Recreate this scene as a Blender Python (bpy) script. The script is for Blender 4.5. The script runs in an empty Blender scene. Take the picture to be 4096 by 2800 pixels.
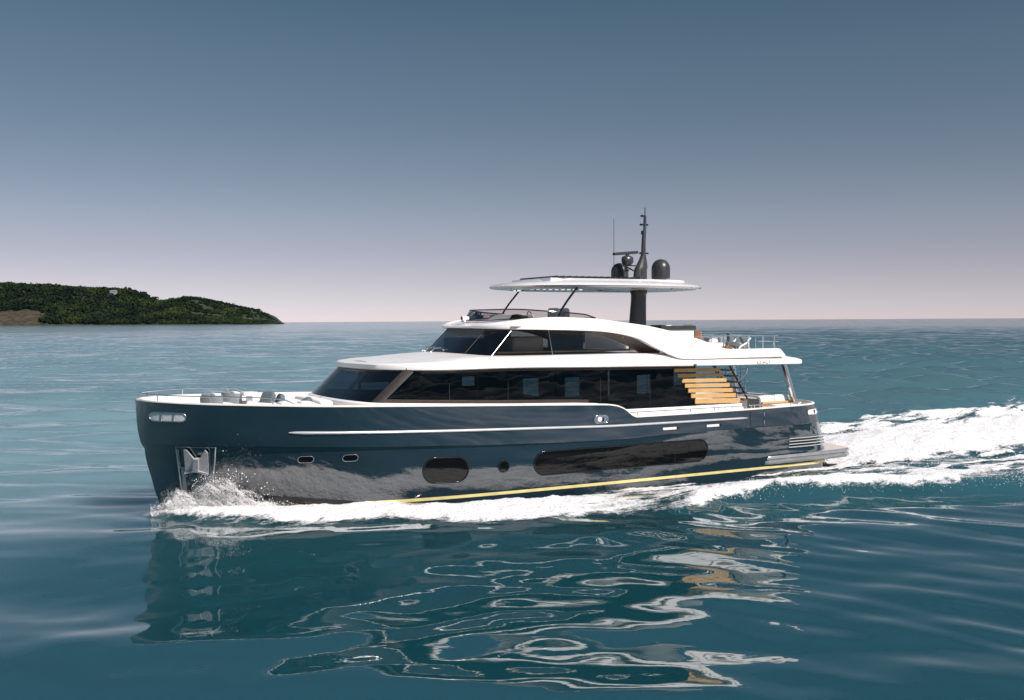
import bpy, bmesh, math
import numpy as np
from mathutils import Vector, Matrix, Quaternion

S = bpy.context.scene
R = math.radians
rng = np.random.default_rng(7)

# ---------------------------------------------------------------- camera
cam = bpy.data.cameras.new("camera")
cam.sensor_width = 36.0
cam.lens = 36.0 * 4054 / 4096
cam.clip_start = 0.1
cam.clip_end = 200000
camo = bpy.data.objects.new("camera", cam)
S.collection.objects.link(camo)
CAM_H, PITCH, ROLL = 5.25, 1.646, 0.0054
camo.location = (0, 0, CAM_H)
camo.rotation_euler = (Matrix.Rotation(R(90 - PITCH), 3, 'X') @ Matrix.Rotation(-ROLL, 3, 'Z')).to_euler()
S.camera = camo

# ---------------------------------------------------------------- sky and sun
SUN_EL = 42.0
SUN_DIR = Vector((0.535, -0.51, 0.669)).normalized()
w = bpy.data.worlds.new("World")
S.world = w
w.use_nodes = True
nt = w.node_tree
for n in list(nt.nodes):
    nt.nodes.remove(n)
out = nt.nodes.new("ShaderNodeOutputWorld")
bg = nt.nodes.new("ShaderNodeBackground")
sky = nt.nodes.new("ShaderNodeTexSky")
sky.sky_type = 'NISHITA'
sky.sun_disc = False
sky.sun_elevation = math.asin(SUN_DIR.z)
sky.sun_rotation = math.atan2(SUN_DIR.x, SUN_DIR.y)
sky.air_density = 0.6
sky.dust_density = 0.08
sky.ozone_density = 1.0
tc = nt.nodes.new("ShaderNodeTexCoord")
sep = nt.nodes.new("ShaderNodeSeparateXYZ")
ramp = nt.nodes.new("ShaderNodeValToRGB")
mul = nt.nodes.new("ShaderNodeMix")
mul.data_type = 'RGBA'
mul.blend_type = 'MULTIPLY'
mul.inputs[0].default_value = 1.0
nt.links.new(tc.outputs['Generated'], sep.inputs[0])
nt.links.new(sep.outputs['Z'], ramp.inputs[0])
SKY_TINT = [(0.0, (0.96, 0.765, 0.90)), (0.0084, (0.925, 0.745, 0.87)), (0.0202, (0.925, 0.725, 0.785)), (0.0399, (0.947, 0.688, 0.689)), (0.0694, (0.937, 0.684, 0.627)), (0.0987, (0.945, 0.717, 0.63)),
            (0.1373, (0.87, 0.714, 0.598)), (0.1941, (0.778, 0.707, 0.587)), (0.2489, (0.732, 0.728, 0.602)), (0.2972, (0.623, 0.699, 0.581)), (0.345, (0.66, 0.73, 0.61)), (0.40, (0.95, 1.0, .84)), (0.5, (1.35, 1.38, 1.15)), (0.65, (1.5, 1.5, 1.25)), (1.0, (1.5, 1.5, 1.25))]
el = ramp.color_ramp.elements
while len(el) > 1:
    el.remove(el[-1])
for i, (p, c) in enumerate(SKY_TINT):
    e = el[0] if i == 0 else el.new(p)
    e.position = p
    e.color = (*c, 1)
nt.links.new(sky.outputs[0], mul.inputs[6])
nt.links.new(ramp.outputs[0], mul.inputs[7])
nt.links.new(mul.outputs[2], bg.inputs[0])
bg.inputs[1].default_value = 0.087
nt.links.new(bg.outputs[0], out.inputs[0])

sl = bpy.data.lights.new("sun", 'SUN')
sl.energy = 5.0
sl.angle = R(0.5)
sl.color = (1.0, 0.925, 0.87)
so = bpy.data.objects.new("sun", sl)
S.collection.objects.link(so)
so.location = (30, -30, 60)
so.rotation_euler = SUN_DIR.to_track_quat('Z', 'Y').to_euler()

S.view_settings.view_transform = 'Standard'
S.view_settings.look = 'None'
S.view_settings.exposure = 0.2
S.view_settings.gamma = 1.0
S.cycles.use_denoising = True
S.cycles.max_bounces = 10
S.cycles.transparent_max_bounces = 24
S.cycles.caustics_reflective = False
S.cycles.caustics_refractive = False
S.cycles.sample_clamp_indirect = 6.0

# ---------------------------------------------------------------- helpers
def lin(r, g, b):
    f = lambda v: (v / 255 / 12.92) if v / 255 < .04045 else ((v / 255 + .055) / 1.055) ** 2.4
    return (f(r), f(g), f(b))

def new_mat(name):
    m = bpy.data.materials.new(name)
    m.use_nodes = True
    t = m.node_tree
    p = t.nodes["Principled BSDF"]
    return m, t, p

def pbr(name, col, rough=.5, metal=0., spec=.5, coat=0., var=0., vscale=6., bump=0., bscale=40., stretch=(1, 1, 1)):
    """principled paint with a little procedural unevenness in colour, gloss and surface"""
    m, t, p = new_mat(name)
    p.inputs['Base Color'].default_value = (*col, 1)
    p.inputs['Roughness'].default_value = rough
    p.inputs['Metallic'].default_value = metal
    p.inputs['Specular IOR Level'].default_value = spec
    p.inputs['Coat Weight'].default_value = coat
    p.inputs['Coat Roughness'].default_value = .03
    p.inputs['Coat IOR'].default_value = 1.95
    co = t.nodes.new("ShaderNodeTexCoord")
    mp = t.nodes.new("ShaderNodeMapping")
    mp.inputs['Scale'].default_value = stretch
    t.links.new(co.outputs['Object'], mp.inputs[0])
    if var:
        n = t.nodes.new("ShaderNodeTexNoise")
        n.inputs['Scale'].default_value = vscale
        n.inputs['Detail'].default_value = 5
        t.links.new(mp.outputs[0], n.inputs['Vector'])
        r = t.nodes.new("ShaderNodeValToRGB")
        r.color_ramp.elements[0].position = .3
        r.color_ramp.elements[1].position = .7
        r.color_ramp.elements[0].color = (*[c * (1 - var) for c in col], 1)
        r.color_ramp.elements[1].color = (*[min(c * (1 + var), .95) for c in col], 1)
        t.links.new(n.outputs['Fac'], r.inputs[0])
        t.links.new(r.outputs[0], p.inputs['Base Color'])
        mr = t.nodes.new("ShaderNodeMapRange")
        mr.inputs['To Min'].default_value = rough * .75
        mr.inputs['To Max'].default_value = min(rough * 1.3, 1)
        t.links.new(n.outputs['Fac'], mr.inputs[0])
        t.links.new(mr.outputs[0], p.inputs['Roughness'])
    if bump:
        n = t.nodes.new("ShaderNodeTexNoise")
        n.inputs['Scale'].default_value = bscale
        n.inputs['Detail'].default_value = 3
        t.links.new(mp.outputs[0], n.inputs['Vector'])
        b = t.nodes.new("ShaderNodeBump")
        b.inputs['Strength'].default_value = bump
        b.inputs['Distance'].default_value = .02
        t.links.new(n.outputs['Fac'], b.inputs['Height'])
        t.links.new(b.outputs[0], p.inputs['Normal'])
    return m

def glass(name, tint, ior=1.5, rough=.01, base=(.004, .004, .005)):
    """tinted pane: what is behind shows through the tint, the sea and sky mirror on top"""
    m, t, p = new_mat(name)
    t.nodes.remove(p)
    o = t.nodes["Material Output"]
    tr = t.nodes.new("ShaderNodeBsdfTransparent")
    tr.inputs[0].default_value = (*tint, 1)
    gl = t.nodes.new("ShaderNodeBsdfGlossy")
    gl.inputs['Roughness'].default_value = rough
    fr = t.nodes.new("ShaderNodeFresnel")
    fr.inputs['IOR'].default_value = ior
    mx = t.nodes.new("ShaderNodeMixShader")
    n = t.nodes.new("ShaderNodeTexNoise")
    n.inputs['Scale'].default_value = .9
    co = t.nodes.new("ShaderNodeTexCoord")
    t.links.new(co.outputs['Object'], n.inputs['Vector'])
    b = t.nodes.new("ShaderNodeBump")
    b.inputs['Strength'].default_value = .08
    b.inputs['Distance'].default_value = .05
    t.links.new(n.outputs['Fac'], b.inputs['Height'])
    t.links.new(b.outputs[0], gl.inputs['Normal'])
    t.links.new(fr.outputs[0], mx.inputs[0])
    t.links.new(tr.outputs[0], mx.inputs[1])
    t.links.new(gl.outputs[0], mx.inputs[2])
    t.links.new(mx.outputs[0], o.inputs[0])
    return m

def wood(name, c1, c2, rough=.35, scale=3.):
    m, t, p = new_mat(name)
    co = t.nodes.new("ShaderNodeTexCoord")
    mp = t.nodes.new("ShaderNodeMapping")
    mp.inputs['Scale'].default_value = (.6 * scale, 9 * scale, 9 * scale)
    n = t.nodes.new("ShaderNodeTexNoise")
    n.inputs['Scale'].default_value = 1.5
    n.inputs['Detail'].default_value = 6
    n.inputs['Distortion'].default_value = .6
    r = t.nodes.new("ShaderNodeValToRGB")
    r.color_ramp.elements[0].position = .32
    r.color_ramp.elements[1].position = .68
    r.color_ramp.elements[0].color = (*c1, 1)
    r.color_ramp.elements[1].color = (*c2, 1)
    t.links.new(co.outputs['Object'], mp.inputs[0])
    t.links.new(mp.outputs[0], n.inputs['Vector'])
    t.links.new(n.outputs['Fac'], r.inputs[0])
    t.links.new(r.outputs[0], p.inputs['Base Color'])
    p.inputs['Roughness'].default_value = rough
    return m

M = {}
M['navy'] = pbr("navy_paint", (.0095, .0215, .0315), .05, coat=1.0, var=.14, vscale=1.2, bump=.07, bscale=2.2, stretch=(.5, 1, 1))
M['antifoul'] = pbr("antifouling", (.012, .013, .014), .4, var=.2)
M['yellow'] = pbr("yellow_stripe", (.80, .66, .28), .35, var=.12, vscale=3)
M['white'] = pbr("white_gelcoat", (.86, .825, .80), .22, var=.02, vscale=2)
M['cream'] = pbr("cream_cap", (.80, .74, .68), .35, var=.04)
M['deckteak'] = wood("pale_teak", (.55, .47, .40), (.68, .60, .53), .6)
M['chrome'] = pbr("polished_steel", (.78, .78, .80), .10, metal=1., var=.05, vscale=3)
M['dullsteel'] = pbr("brushed_steel", (.55, .56, .58), .32, metal=1., var=.1)
M['silver'] = pbr("silver_paint", (.76, .74, .73), .25, metal=.1, coat=.5, var=.04)
M['rail'] = pbr("satin_steel_rail", (.80, .80, .80), .22, metal=.55, var=.04, vscale=3)
M['fender'] = pbr("steel_rub_band", (.42, .42, .42), .2, metal=.6, var=.12, vscale=3)
M['black'] = pbr("black_gloss", (.008, .008, .009), .12, var=.1)
M['blackglass'] = pbr("black_hull_glass", (.003, .003, .003), .02, spec=.45, bump=.05, bscale=2.)
M['charcoal'] = pbr("charcoal_paint", (.035, .037, .040), .35, var=.12, vscale=8)
M['rubber'] = pbr("black_rubber", (.015, .015, .016), .6, var=.2)
M['wood'] = wood("warm_teak", (.50, .29, .11), (.66, .42, .19), .38)
M['wooddark'] = wood("dark_teak", (.15, .06, .025), (.24, .10, .04), .45)
M['brownframe'] = pbr("bronze_frame", (.030, .024, .021), .4, var=.1)
M['sill'] = pbr("brown_sill", (.05, .034, .026), .4, var=.1)
M['interior'] = pbr("dark_interior", (.012, .0105, .010), .7, var=.3, vscale=2)
M['interiorwarm'] = pbr("warm_interior", (.10, .082, .068), .7, var=.3, vscale=2)
M['greyfab'] = pbr("grey_fabric", (.20, .235, .245), .9, var=.15, vscale=20, bump=.3, bscale=120)
M['slatefab'] = pbr("slate_fabric", (.11, .14, .155), .9, var=.2, vscale=20, bump=.3, bscale=120)
M['whitefab'] = pbr("white_fabric", (.80, .77, .75), .9, var=.04, vscale=15, bump=.25, bscale=100)
M['lamp'] = pbr("clear_lamp", (.90, .87, .83), .2, metal=0., var=.16, vscale=14)
M['bulkhead'] = pbr("pale_plastic", (.70, .70, .69), .4, var=.05)
M['granite'] = pbr("speckled_black_stone", (.03, .036, .036), .15, var=.6, vscale=30)
M['leafgrey'] = pbr("potted_herb_leaf", (.20, .24, .20), .7, var=.5, vscale=20)
G_SAL = glass("saloon_glass", (.30, .34, .36), 1.55)
G_WIND = glass("windscreen_glass", (.16, .20, .24), 1.9)
G_WHEEL = glass("wheelhouse_glass", (.56, .52, .48), 1.5)
G_FLY = glass("smoked_screen", (.62, .60, .585), 1.45)

C = S.collection

def link(o, parent=None):
    C.objects.link(o)
    if parent is not None:
        o.parent = parent
    return o

def mesh_obj(name, verts, faces, mat, parent=None, smooth=True, fix=True, mats=None, midx=None, angle=None):
    me = bpy.data.meshes.new(name)
    me.from_pydata([tuple(map(float, v)) for v in verts], [], [tuple(f) for f in faces])
    if mats:
        for x in mats:
            me.materials.append(x)
        me.polygons.foreach_set('material_index', midx)
    else:
        me.materials.append(mat)
    if fix:
        bm = bmesh.new()
        bm.from_mesh(me)
        bmesh.ops.remove_doubles(bm, verts=bm.verts, dist=1e-5)
        bmesh.ops.recalc_face_normals(bm, faces=bm.faces)
        bm.to_mesh(me)
        bm.free()
    if smooth:
        me.polygons.foreach_set('use_smooth', [True] * len(me.polygons))
        if angle:
            me.set_sharp_from_angle(angle=R(angle))
    o = bpy.data.objects.new(name, me)
    return link(o, parent)

class MB:
    """collects boxes, tubes, lofts ... into one mesh"""
    def __init__(s):
        s.v = []
        s.f = []
    def add(s, vs, fs):
        b = len(s.v)
        s.v += [tuple(v) for v in vs]
        s.f += [tuple(i + b for i in f) for f in fs]
        return s
    def grid(s, rows, closed_u=False, closed_v=False):
        nu, nv = len(rows), len(rows[0])
        vs = [p for r in rows for p in r]
        fs = []
        for i in range(nu if closed_u else nu - 1):
            for j in range(nv if closed_v else nv - 1):
                a, b = i, (i + 1) % nu
                c, d = j, (j + 1) % nv
                fs.append((a * nv + c, a * nv + d, b * nv + d, b * nv + c))
        return s.add(vs, fs)
    def box(s, c, d, rot=None):
        vs = []
        for x in (-.5, .5):
            for y in (-.5, .5):
                for z in (-.5, .5):
                    p = Vector((x * d[0], y * d[1], z * d[2]))
                    if rot is not None:
                        p = rot @ p
                    vs.append((c[0] + p[0], c[1] + p[1], c[2] + p[2]))
        return s.add(vs, [(0, 1, 3, 2), (4, 6, 7, 5), (0, 4, 5, 1), (2, 3, 7, 6), (0, 2, 6, 4), (1, 5, 7, 3)])
    def tube(s, pts, r, n=8, cap=True, closed=False, flat=1.0):
        pts = [Vector(p) for p in pts]
        rs = [float(q) for q in r] if hasattr(r, "__len__") else [float(r)] * len(pts)
        rings = []
        prev = None
        for i, p in enumerate(pts):
            if closed:
                t = pts[(i + 1) % len(pts)] - pts[i - 1]
            else:
                t = pts[min(i + 1, len(pts) - 1)] - pts[max(i - 1, 0)]
            t.normalize()
            if prev is None:
                ref = Vector((0, 0, 1)) if abs(t.z) < .9 else Vector((1, 0, 0))
                a = t.cross(ref).normalized()
            else:
                a = (prev - t * prev.dot(t)).normalized()
            prev = a
            b = t.cross(a)
            rings.append([tuple(p + rs[i] * (math.cos(k * 2 * math.pi / n) * a + flat * math.sin(k * 2 * math.pi / n) * b)) for k in range(n)])
        base = len(s.v)
        s.grid(rings, closed_u=closed, closed_v=True)
        if cap and not closed:
            s.f.append(tuple(base + k for k in range(n)))
            s.f.append(tuple(base + (len(pts) - 1) * n + k for k in range(n)))
        return s
    def lathe(s, prof, c, n=24, sx=1., sy=1.):
        rows = [[(c[0] + sx * r * math.cos(k * 2 * math.pi / n), c[1] + sy * r * math.sin(k * 2 * math.pi / n), c[2] + z) for k in range(n)] for r, z in prof]
        base = len(s.v)
        s.grid(rows, closed_v=True)
        s.f.append(tuple(base + k for k in range(n)))
        s.f.append(tuple(base + (len(prof) - 1) * n + k for k in range(n)))
        return s
    def cushion(s, c, d, rot=None, e=.5, n=14, puff=0.0):
        """rounded pillow (superellipsoid)"""
        sg = lambda v, p: math.copysign(abs(v) ** p, v)
        rows = []
        for i in range(n + 1):
            th = -math.pi / 2 + math.pi * i / n
            row = []
            for k in range(2 * n):
                ph = math.pi * k / n
                p = Vector((d[0] / 2 * sg(math.cos(th), e) * sg(math.cos(ph), e * .7),
                            d[1] / 2 * sg(math.cos(th), e) * sg(math.sin(ph), e * .7),
                            d[2] / 2 * sg(math.sin(th), e)))
                if rot is not None:
                    p = rot @ p
                row.append((c[0] + p[0], c[1] + p[1], c[2] + p[2]))
            rows.append(row)
        return s.grid(rows, closed_v=True)
    def build(s, name, mat, parent=None, smooth=True, angle=35, fix=True):
        return mesh_obj(name, s.v, s.f, mat, parent, smooth=smooth, angle=angle if smooth else None, fix=fix)

def empty(name, loc=(0, 0, 0), parent=None):
    o = bpy.data.objects.new(name, None)
    o.location = loc
    o.empty_display_size = .3
    return link(o, parent)

def tag(o, label=None, cat=None, group=None, kind=None):
    if label: o['label'] = label
    if cat: o['category'] = cat
    if group: o['group'] = group
    if kind: o['kind'] = kind
    return o

def bevel(o, w=.01, seg=2):
    m = o.modifiers.new("bevel", 'BEVEL')
    m.width = w
    m.segments = seg
    m.limit_method = 'ANGLE'
    m.angle_limit = R(40)
    return o

def rotm(ax, deg):
    return Matrix.Rotation(R(deg), 3, ax)

def pchip(xs, ys):
    xs = np.asarray(xs, float)
    ys = np.asarray(ys, float)
    h = np.diff(xs)
    d = np.diff(ys) / h
    m = np.zeros(len(xs))
    m[0] = d[0]
    m[-1] = d[-1]
    for i in range(1, len(xs) - 1):
        if d[i - 1] * d[i] > 0:
            w1 = 2 * h[i] + h[i - 1]
            w2 = h[i] + 2 * h[i - 1]
            m[i] = (w1 + w2) / (w1 / d[i - 1] + w2 / d[i])
    def f(x):
        x = np.clip(np.asarray(x, float), xs[0], xs[-1])
        i = np.clip(np.searchsorted(xs, x, side='right') - 1, 0, len(xs) - 2)
        t = (x - xs[i]) / h[i]
        return ((2 * t**3 - 3 * t**2 + 1) * ys[i] + (t**3 - 2 * t**2 + t) * h[i] * m[i] + (-2 * t**3 + 3 * t**2) * ys[i + 1] + (t**3 - t**2) * h[i] * m[i + 1])
    return f

def interp(pairs):
    xs = [p[0] for p in pairs]
    ys = [p[1] for p in pairs]
    if xs[0] > xs[-1]:
        xs, ys = xs[::-1], ys[::-1]
    return pchip(xs, ys)

# value noise for terrain and sea, in plain numpy
_T = np.random.default_rng(3).random((256, 256))
def vnoise(x, y):
    xi = np.floor(x).astype(np.int64)
    yi = np.floor(y).astype(np.int64)
    fx = x - xi
    fy = y - yi
    fx = fx * fx * fx * (fx * (fx * 6 - 15) + 10)
    fy = fy * fy * fy * (fy * (fy * 6 - 15) + 10)
    a = _T[xi & 255, yi & 255]
    b = _T[(xi + 1) & 255, yi & 255]
    c = _T[xi & 255, (yi + 1) & 255]
    d = _T[(xi + 1) & 255, (yi + 1) & 255]
    return (a + (b - a) * fx) * (1 - fy) + (c + (d - c) * fx) * fy
def fbm(x, y, o=4, g=.5):
    s = 0
    a = 1
    t = 0
    for k in range(o):
        s = s + a * vnoise(x * 2**k + 17.3 * k, y * 2**k + 41.7 * k)
        t += a
        a *= g
    return s / t
def sstep(a, b, x):
    t = np.clip((x - a) / (b - a), 0, 1)
    return t * t * (3 - 2 * t)

# boat frame: x forward, y to port, z up from the water
BO = Vector((10.26, 38.18, 0))
BH = R(180 + 28.6)
BF = np.array([math.cos(BH), math.sin(BH)])
BP = np.array([-math.sin(BH), math.cos(BH)])
def to_boat(X, Y):
    dx = X - BO.x
    dy = Y - BO.y
    return dx * BF[0] + dy * BF[1], dx * BP[0] + dy * BP[1]
def to_world(x, y):
    return BO.x + x * BF[0] + y * BP[0], BO.y + x * BF[1] + y * BP[1]

# ================================================================ THE YACHT
D_ = [0, .1, .3, .6, 1, 1.5, 2, 3, 4, 5, 6.5, 8, 10, 13, 18, 24]      # metres aft of the stem
B_SHEER = pchip(D_, [0, .30, .72, 1.12, 1.55, 1.92, 2.15, 2.55, 2.87, 3.02, 3.1, 3.13, 3.15, 3.17, 3.2, 3.2])
B_KN = pchip(D_, [0, .2, .5, .88, 1.28, 1.65, 1.93, 2.37, 2.7, 2.92, 3.07, 3.13, 3.17, 3.2, 3.22, 3.22])
GAP = pchip([0, .3, 1, 6, 9, 13, 24], [.03, .06, .09, .09, .07, .03, .02])
B_MID = pchip(D_, [0, .15, .33, .57, .85, 1.2, 1.5, 2.0, 2.38, 2.65, 2.88, 2.98, 3.05, 3.09, 3.09, 3.05])
B_CH = pchip(D_, [0, .06, .17, .35, .6, .9, 1.2, 1.7, 2.1, 2.42, 2.7, 2.82, 2.88, 2.9, 2.9, 2.75])
XS = pchip([-1.1, -.6, .23, .61, 1.07, 1.56, 2.01, 2.012, 3.3], [21.2, 22.0, 22.54, 22.69, 22.8, 22.93, 23.01, 23.05, 23.19])
XT = pchip([-1.1, .35, 1.0, 2.3, 3.2], [0, 0.0, .25, .78, 1.0])
Z_SHEER = pchip([0, 2, 4.5, 8, 9.15, 9.25, 9.4, 9.6, 9.85, 10.15, 10.6, 15.4, 19, 23.2],
                [2.36, 2.34, 2.3, 2.28, 2.28, 2.34, 2.46, 2.58, 2.66, 2.70, 2.72, 2.9, 3.03, 3.19])
Z_KN = pchip([0, 3, 7.5, 9.5, 13.4, 15.4, 18.6, 20.7, 23.1], [1.70, 1.7, 1.68, 1.63, 1.71, 1.79, 1.92, 2.0, 2.03])
Z_CH = pchip([0, 10, 13.3, 16, 17.5, 19.4, 20.4, 21.2, 22, 22.8], [-.05, -.02, .02, .2, .32, .52, .60, .50, .30, .22])

def corner(d, Dc=2.0, p=3.5):
    d = np.clip(d, 0, Dc)
    return (1 - (1 - d / Dc) ** p) ** (1 / p)

def hull_y(x, z):
    x = float(x)
    z = float(z)
    zk = float(Z_KN(x))
    zc = float(Z_CH(x))
    d = max(float(XS(z)) - x, 0.)
    if z >= zk:
        t = min(max((z - zk) / max(3.05 - zk, .1), 0), 1)
        y = (1 - t) * B_KN(d) + t * B_SHEER(d)
    else:
        yk = max(B_KN(d) - GAP(d), 0)
        zm = zc + (zk - zc) * .52
        y = pchip([zc, zm, zk], [B_CH(d), B_MID(d), yk])(max(z, zc))
    return float(y) * float(corner(x - float(XT(z))))

yacht = empty("motor_yacht", BO)
yacht.rotation_euler = (0, 0, BH)
tag(yacht, "navy blue motor yacht with white superstructure and grey hardtop, cutting through calm sea", "yacht")

# stations along the hull: dense at the rounded stern, at the sheer step and at the stem
sta = np.concatenate([[0, .0004, .0015, .004, .008, .014, .022, .032, .045, .06, .08],
                      np.linspace(.1, .385, 46), np.linspace(.388, .47, 40), np.linspace(.475, .93, 76),
                      [.938, .946, .954, .961, .968, .974, .98, .985, .989, .9925, .995, .997, .9985, .9994, 1.0]])
def hull_row(zf, yf=None, eps=0.):
    row = []
    for s in sta:
        x = 23.0 * s
        for _ in range(5):
            z = float(zf(x))
            x = float(XT(z)) + (float(XS(z)) - float(XT(z))) * s
        z = float(zf(x))
        y = hull_y(x, z) if yf is None else yf(x, z)
        row.append((x, y, z))
    return row
def both(rows):
    """mirror the port rows into full rows running port -> starboard round the stern"""
    return rows, [[(x, -y, z) for x, y, z in r] for r in rows]

hb = MB()
ts = [0, .12, .3, .5, .7, .86, 1]
top_rows = [hull_row(lambda x, t=t: Z_KN(x) + .004 + (Z_SHEER(x) - Z_KN(x) - .004) * t) for t in ts]
tl = [0, .08, .2, .35, .5, .65, .8, .92, 1]
low_rows = [hull_row(lambda x, t=t: Z_CH(x) + (Z_KN(x) - .010 - Z_CH(x)) * t) for t in tl]
ledge = [low_rows[-1], top_rows[0]]
hull_m = MB()
for rows in (top_rows, low_rows, ledge):
    for rr in both(rows):
        hull_m.grid(rr)
hull = mesh_obj("hull", hull_m.v, hull_m.f, M['navy'], yacht, smooth=True, angle=28)
# bottom below the chine
def bot_row(k, dz, dy):
    r = hull_row(lambda x: Z_CH(x))
    return [(x, max(y * k - dy, 0), z - dz) for x, y, z in r]
bm_ = MB()
for rr in both([hull_row(lambda x: Z_CH(x)), bot_row(.985, .06, .02), bot_row(.93, .28, .04), bot_row(.55, .75, .0),
                [(min(x, 21.3), 0, -1.15) for x, y, z in low_rows[0]]]):
    bm_.grid(rr)
bm_.build("bottom_paint", M['antifoul'], hull, angle=50)

def inner_row(off, zf):
    row = []
    for s in sta:
        x = 23.0 * s
        for _ in range(4):
            z = float(Z_SHEER(x))
            x = float(XT(z)) + (float(XS(z)) - float(XT(z))) * s
        y = hull_y(x, float(Z_SHEER(x))) - off
        if off > .1: y = min(y, hull_y(x, min(float(zf(x)), float(Z_SHEER(x)))) - .06)
        y = max(y, 0)
        row.append((min(max(x, 0.8 + off), 23.15 - off * 1.2), y, float(zf(x))))
    return row
Z_DECK = pchip([0, 9.2, 9.6, 10.6, 16, 23], [1.62, 1.62, 1.75, 2.1, 2.3, 2.55])
dk = MB()
for rr in both([inner_row(.12, lambda x: Z_SHEER(x) - .01), inner_row(.14, Z_DECK), [(p[0], 0, p[2]) for p in inner_row(.14, Z_DECK)]]):
    dk.grid(rr)
dk.build("deck", M['white'], yacht, angle=40)
cp = MB()
for rr in both([inner_row(-.016, lambda x: Z_SHEER(x) - .012), inner_row(-.016, lambda x: Z_SHEER(x) + .020), inner_row(.0, lambda x: Z_SHEER(x) + .030),
                inner_row(.10, lambda x: Z_SHEER(x) + .030), inner_row(.11, lambda x: Z_SHEER(x) - .03)]):
    cp.grid(rr)
cp.build("gunwale_cap", M['cream'], yacht, angle=50)

# strips and patches that follow the hull side
def hp(x, z, off=0.):
    y = hull_y(x, z)
    e = .02
    dyx = (hull_y(x + e, z) - hull_y(x - e, z)) / (2 * e)
    dyz = (hull_y(x, z + e) - hull_y(x, z - e)) / (2 * e)
    n = Vector((-dyx, 1, -dyz)).normalized()
    return Vector((x, y, z)) + n * off

def stadium(x0, x1, zc0, zc1, h, off, nz=5, ne=7, mid=10):
    """rows of a round-ended patch on the hull, x0 forward end, half height h"""
    r = min(h, abs(x1 - x0) / 2)
    sg = 1 if x1 > x0 else -1
    xs = [x0 + sg * r * (1 - math.cos(k * math.pi / 2 / ne)) for k in range(ne)]
    xs += list(np.linspace(x0 + sg * r, x1 - sg * r, mid)) if abs(x1 - x0) > 2 * r + 1e-4 else [x0 + sg * r]
    xs += [x1 - sg * r * (1 - math.cos(k * math.pi / 2 / ne)) for k in range(ne)][::-1]
    rows = []
    for x in xs:
        t = (x - x0) / (x1 - x0)
        zc = zc0 + (zc1 - zc0) * t
        dx = max(r - abs(x - x0), r - abs(x - x1), 0)
        hh = h * math.sqrt(max(1 - (dx / r) ** 2, 0.0004))
        rows.append([hp(x, zc + hh * (2 * j / (nz - 1) - 1), off) for j in range(nz)])
    return rows
def stadium_rim(rows):
    return [r[-1] for r in rows] + [r[0] for r in rows][::-1]
def hull_opening(name, x0, x1, zc0, zc1, h, mat, rim_name, rim_mat, rim_r, parent=yacht, mid=10, label=None, off=.012):
    rows = stadium(x0, x1, zc0, zc1, h, off, mid=mid)
    o = MB().grid(rows).build(name, mat, parent, angle=60)
    MB().tube(stadium_rim(rows), rim_r, 8, closed=True).build(rim_name, rim_mat, o, angle=60)
    if label: o['label'] = label
    return o

st = MB()
for side in (1, -1):
    xs = list(np.linspace(.02, .4, 8)) + list(np.linspace(.5, 22.2, 150))
    rows = []
    for x in xs:
        zt, zb = .334, .244
        zc = float(Z_CH(x)) + .004 if x < 21.5 else .2
        p = [hp(x, max(zb + (zt - zb) * j / 2, zc), .006) for j in range(3)] if zt > zc else None
        if p: rows.append([(q.x, side * q.y, q.z) for q in p])
    st.grid(rows)
st.build("boot_stripe", M['yellow'], hull, angle=60)

wl = hull_opening("hull_window", 12.64, 6.26, 1.08, 1.08, .35, M['blackglass'], "window_frame", M['black'], .022, mid=40, label="long black hull window")
for x in (9.55, 7.55):
    MB().tube([hp(x, .74, .016), hp(x, 1.42, .016)], .007, 6).build("pane_joint", M['rubber'], wl)
pl = MB()
pl.tube([hp(10.08 + .18 * math.cos(a), 1.12 + .18 * math.sin(a), .016) for a in np.linspace(0, 2 * math.pi, 28)[:-1]], .005, 6, closed=True)
pl.build("opening_port_ring", M['rubber'], wl)
hull_opening("hull_window", 16.1, 14.74, 1.12, 1.07, .355, M['blackglass'], "window_frame", M['black'], .022, label="short oval hull window")
o_ = stadium(16.42, 14.62, 1.12, 1.06, .40, .006)
MB().grid(o_).build("window_recess", M['navy'], hull, angle=60)
hull_opening("porthole", 13.80, 13.47, 1.08, 1.08, .165, M['blackglass'], "porthole_rim", M['black'], .018)
hull_opening("porthole", 19.45, 19.06, 1.60, 1.60, .09, M['blackglass'], "porthole_rim", M['chrome'], .008)
hull_opening("porthole", 18.33, 17.93, 1.60, 1.60, .09, M['blackglass'], "porthole_rim", M['chrome'], .008)
bl = hull_opening("bow_light", 22.91, 22.15, 2.785, 2.785, .115, M['lamp'], "light_rim", M['dullsteel'], .016)
for x in (22.66, 22.40):
    MB().tube([hp(x, 2.68, .02), hp(x, 2.89, .02)], .018, 8).build("light_divider", M['dullsteel'], bl)
fl = hull_opening("fairlead", 10.62, 10.14, 2.285, 2.285, .115, M['chrome'], "fairlead_rim", M['chrome'], .016)
MB().box(hp(10.33, 2.27, .03), (.05, .03, .12)).build("roller", M['black'], fl)
MB().grid(stadium(10.52, 10.36, 2.285, 2.285, .07, .026)).build("opening", M['lamp'], fl)
for a, b in ((8.12, 7.48), (6.39, 5.77)):
    o = hull_opening("scupper", a, b, 1.862, 1.862, .052, M['bulkhead'], "scupper_rim", M['navy'], .012)
    MB().grid(stadium(b + .1, b, 1.862, 1.862, .045, .016)).build("drain_mouth", M['black'], o)
for x in (15.1, 12.0):
    MB().box(hp(x if x > 14 else 11.35, .12, .008), (.36, .02, .035)).build("intake_slot", M['bulkhead'] if x > 14 else M['black'], hull)
sl_ = hull_opening("stern_light", 1.98, 1.25, 2.085, 2.085, .09, M['lamp'], "light_rim", M['chrome'], .010)
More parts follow.
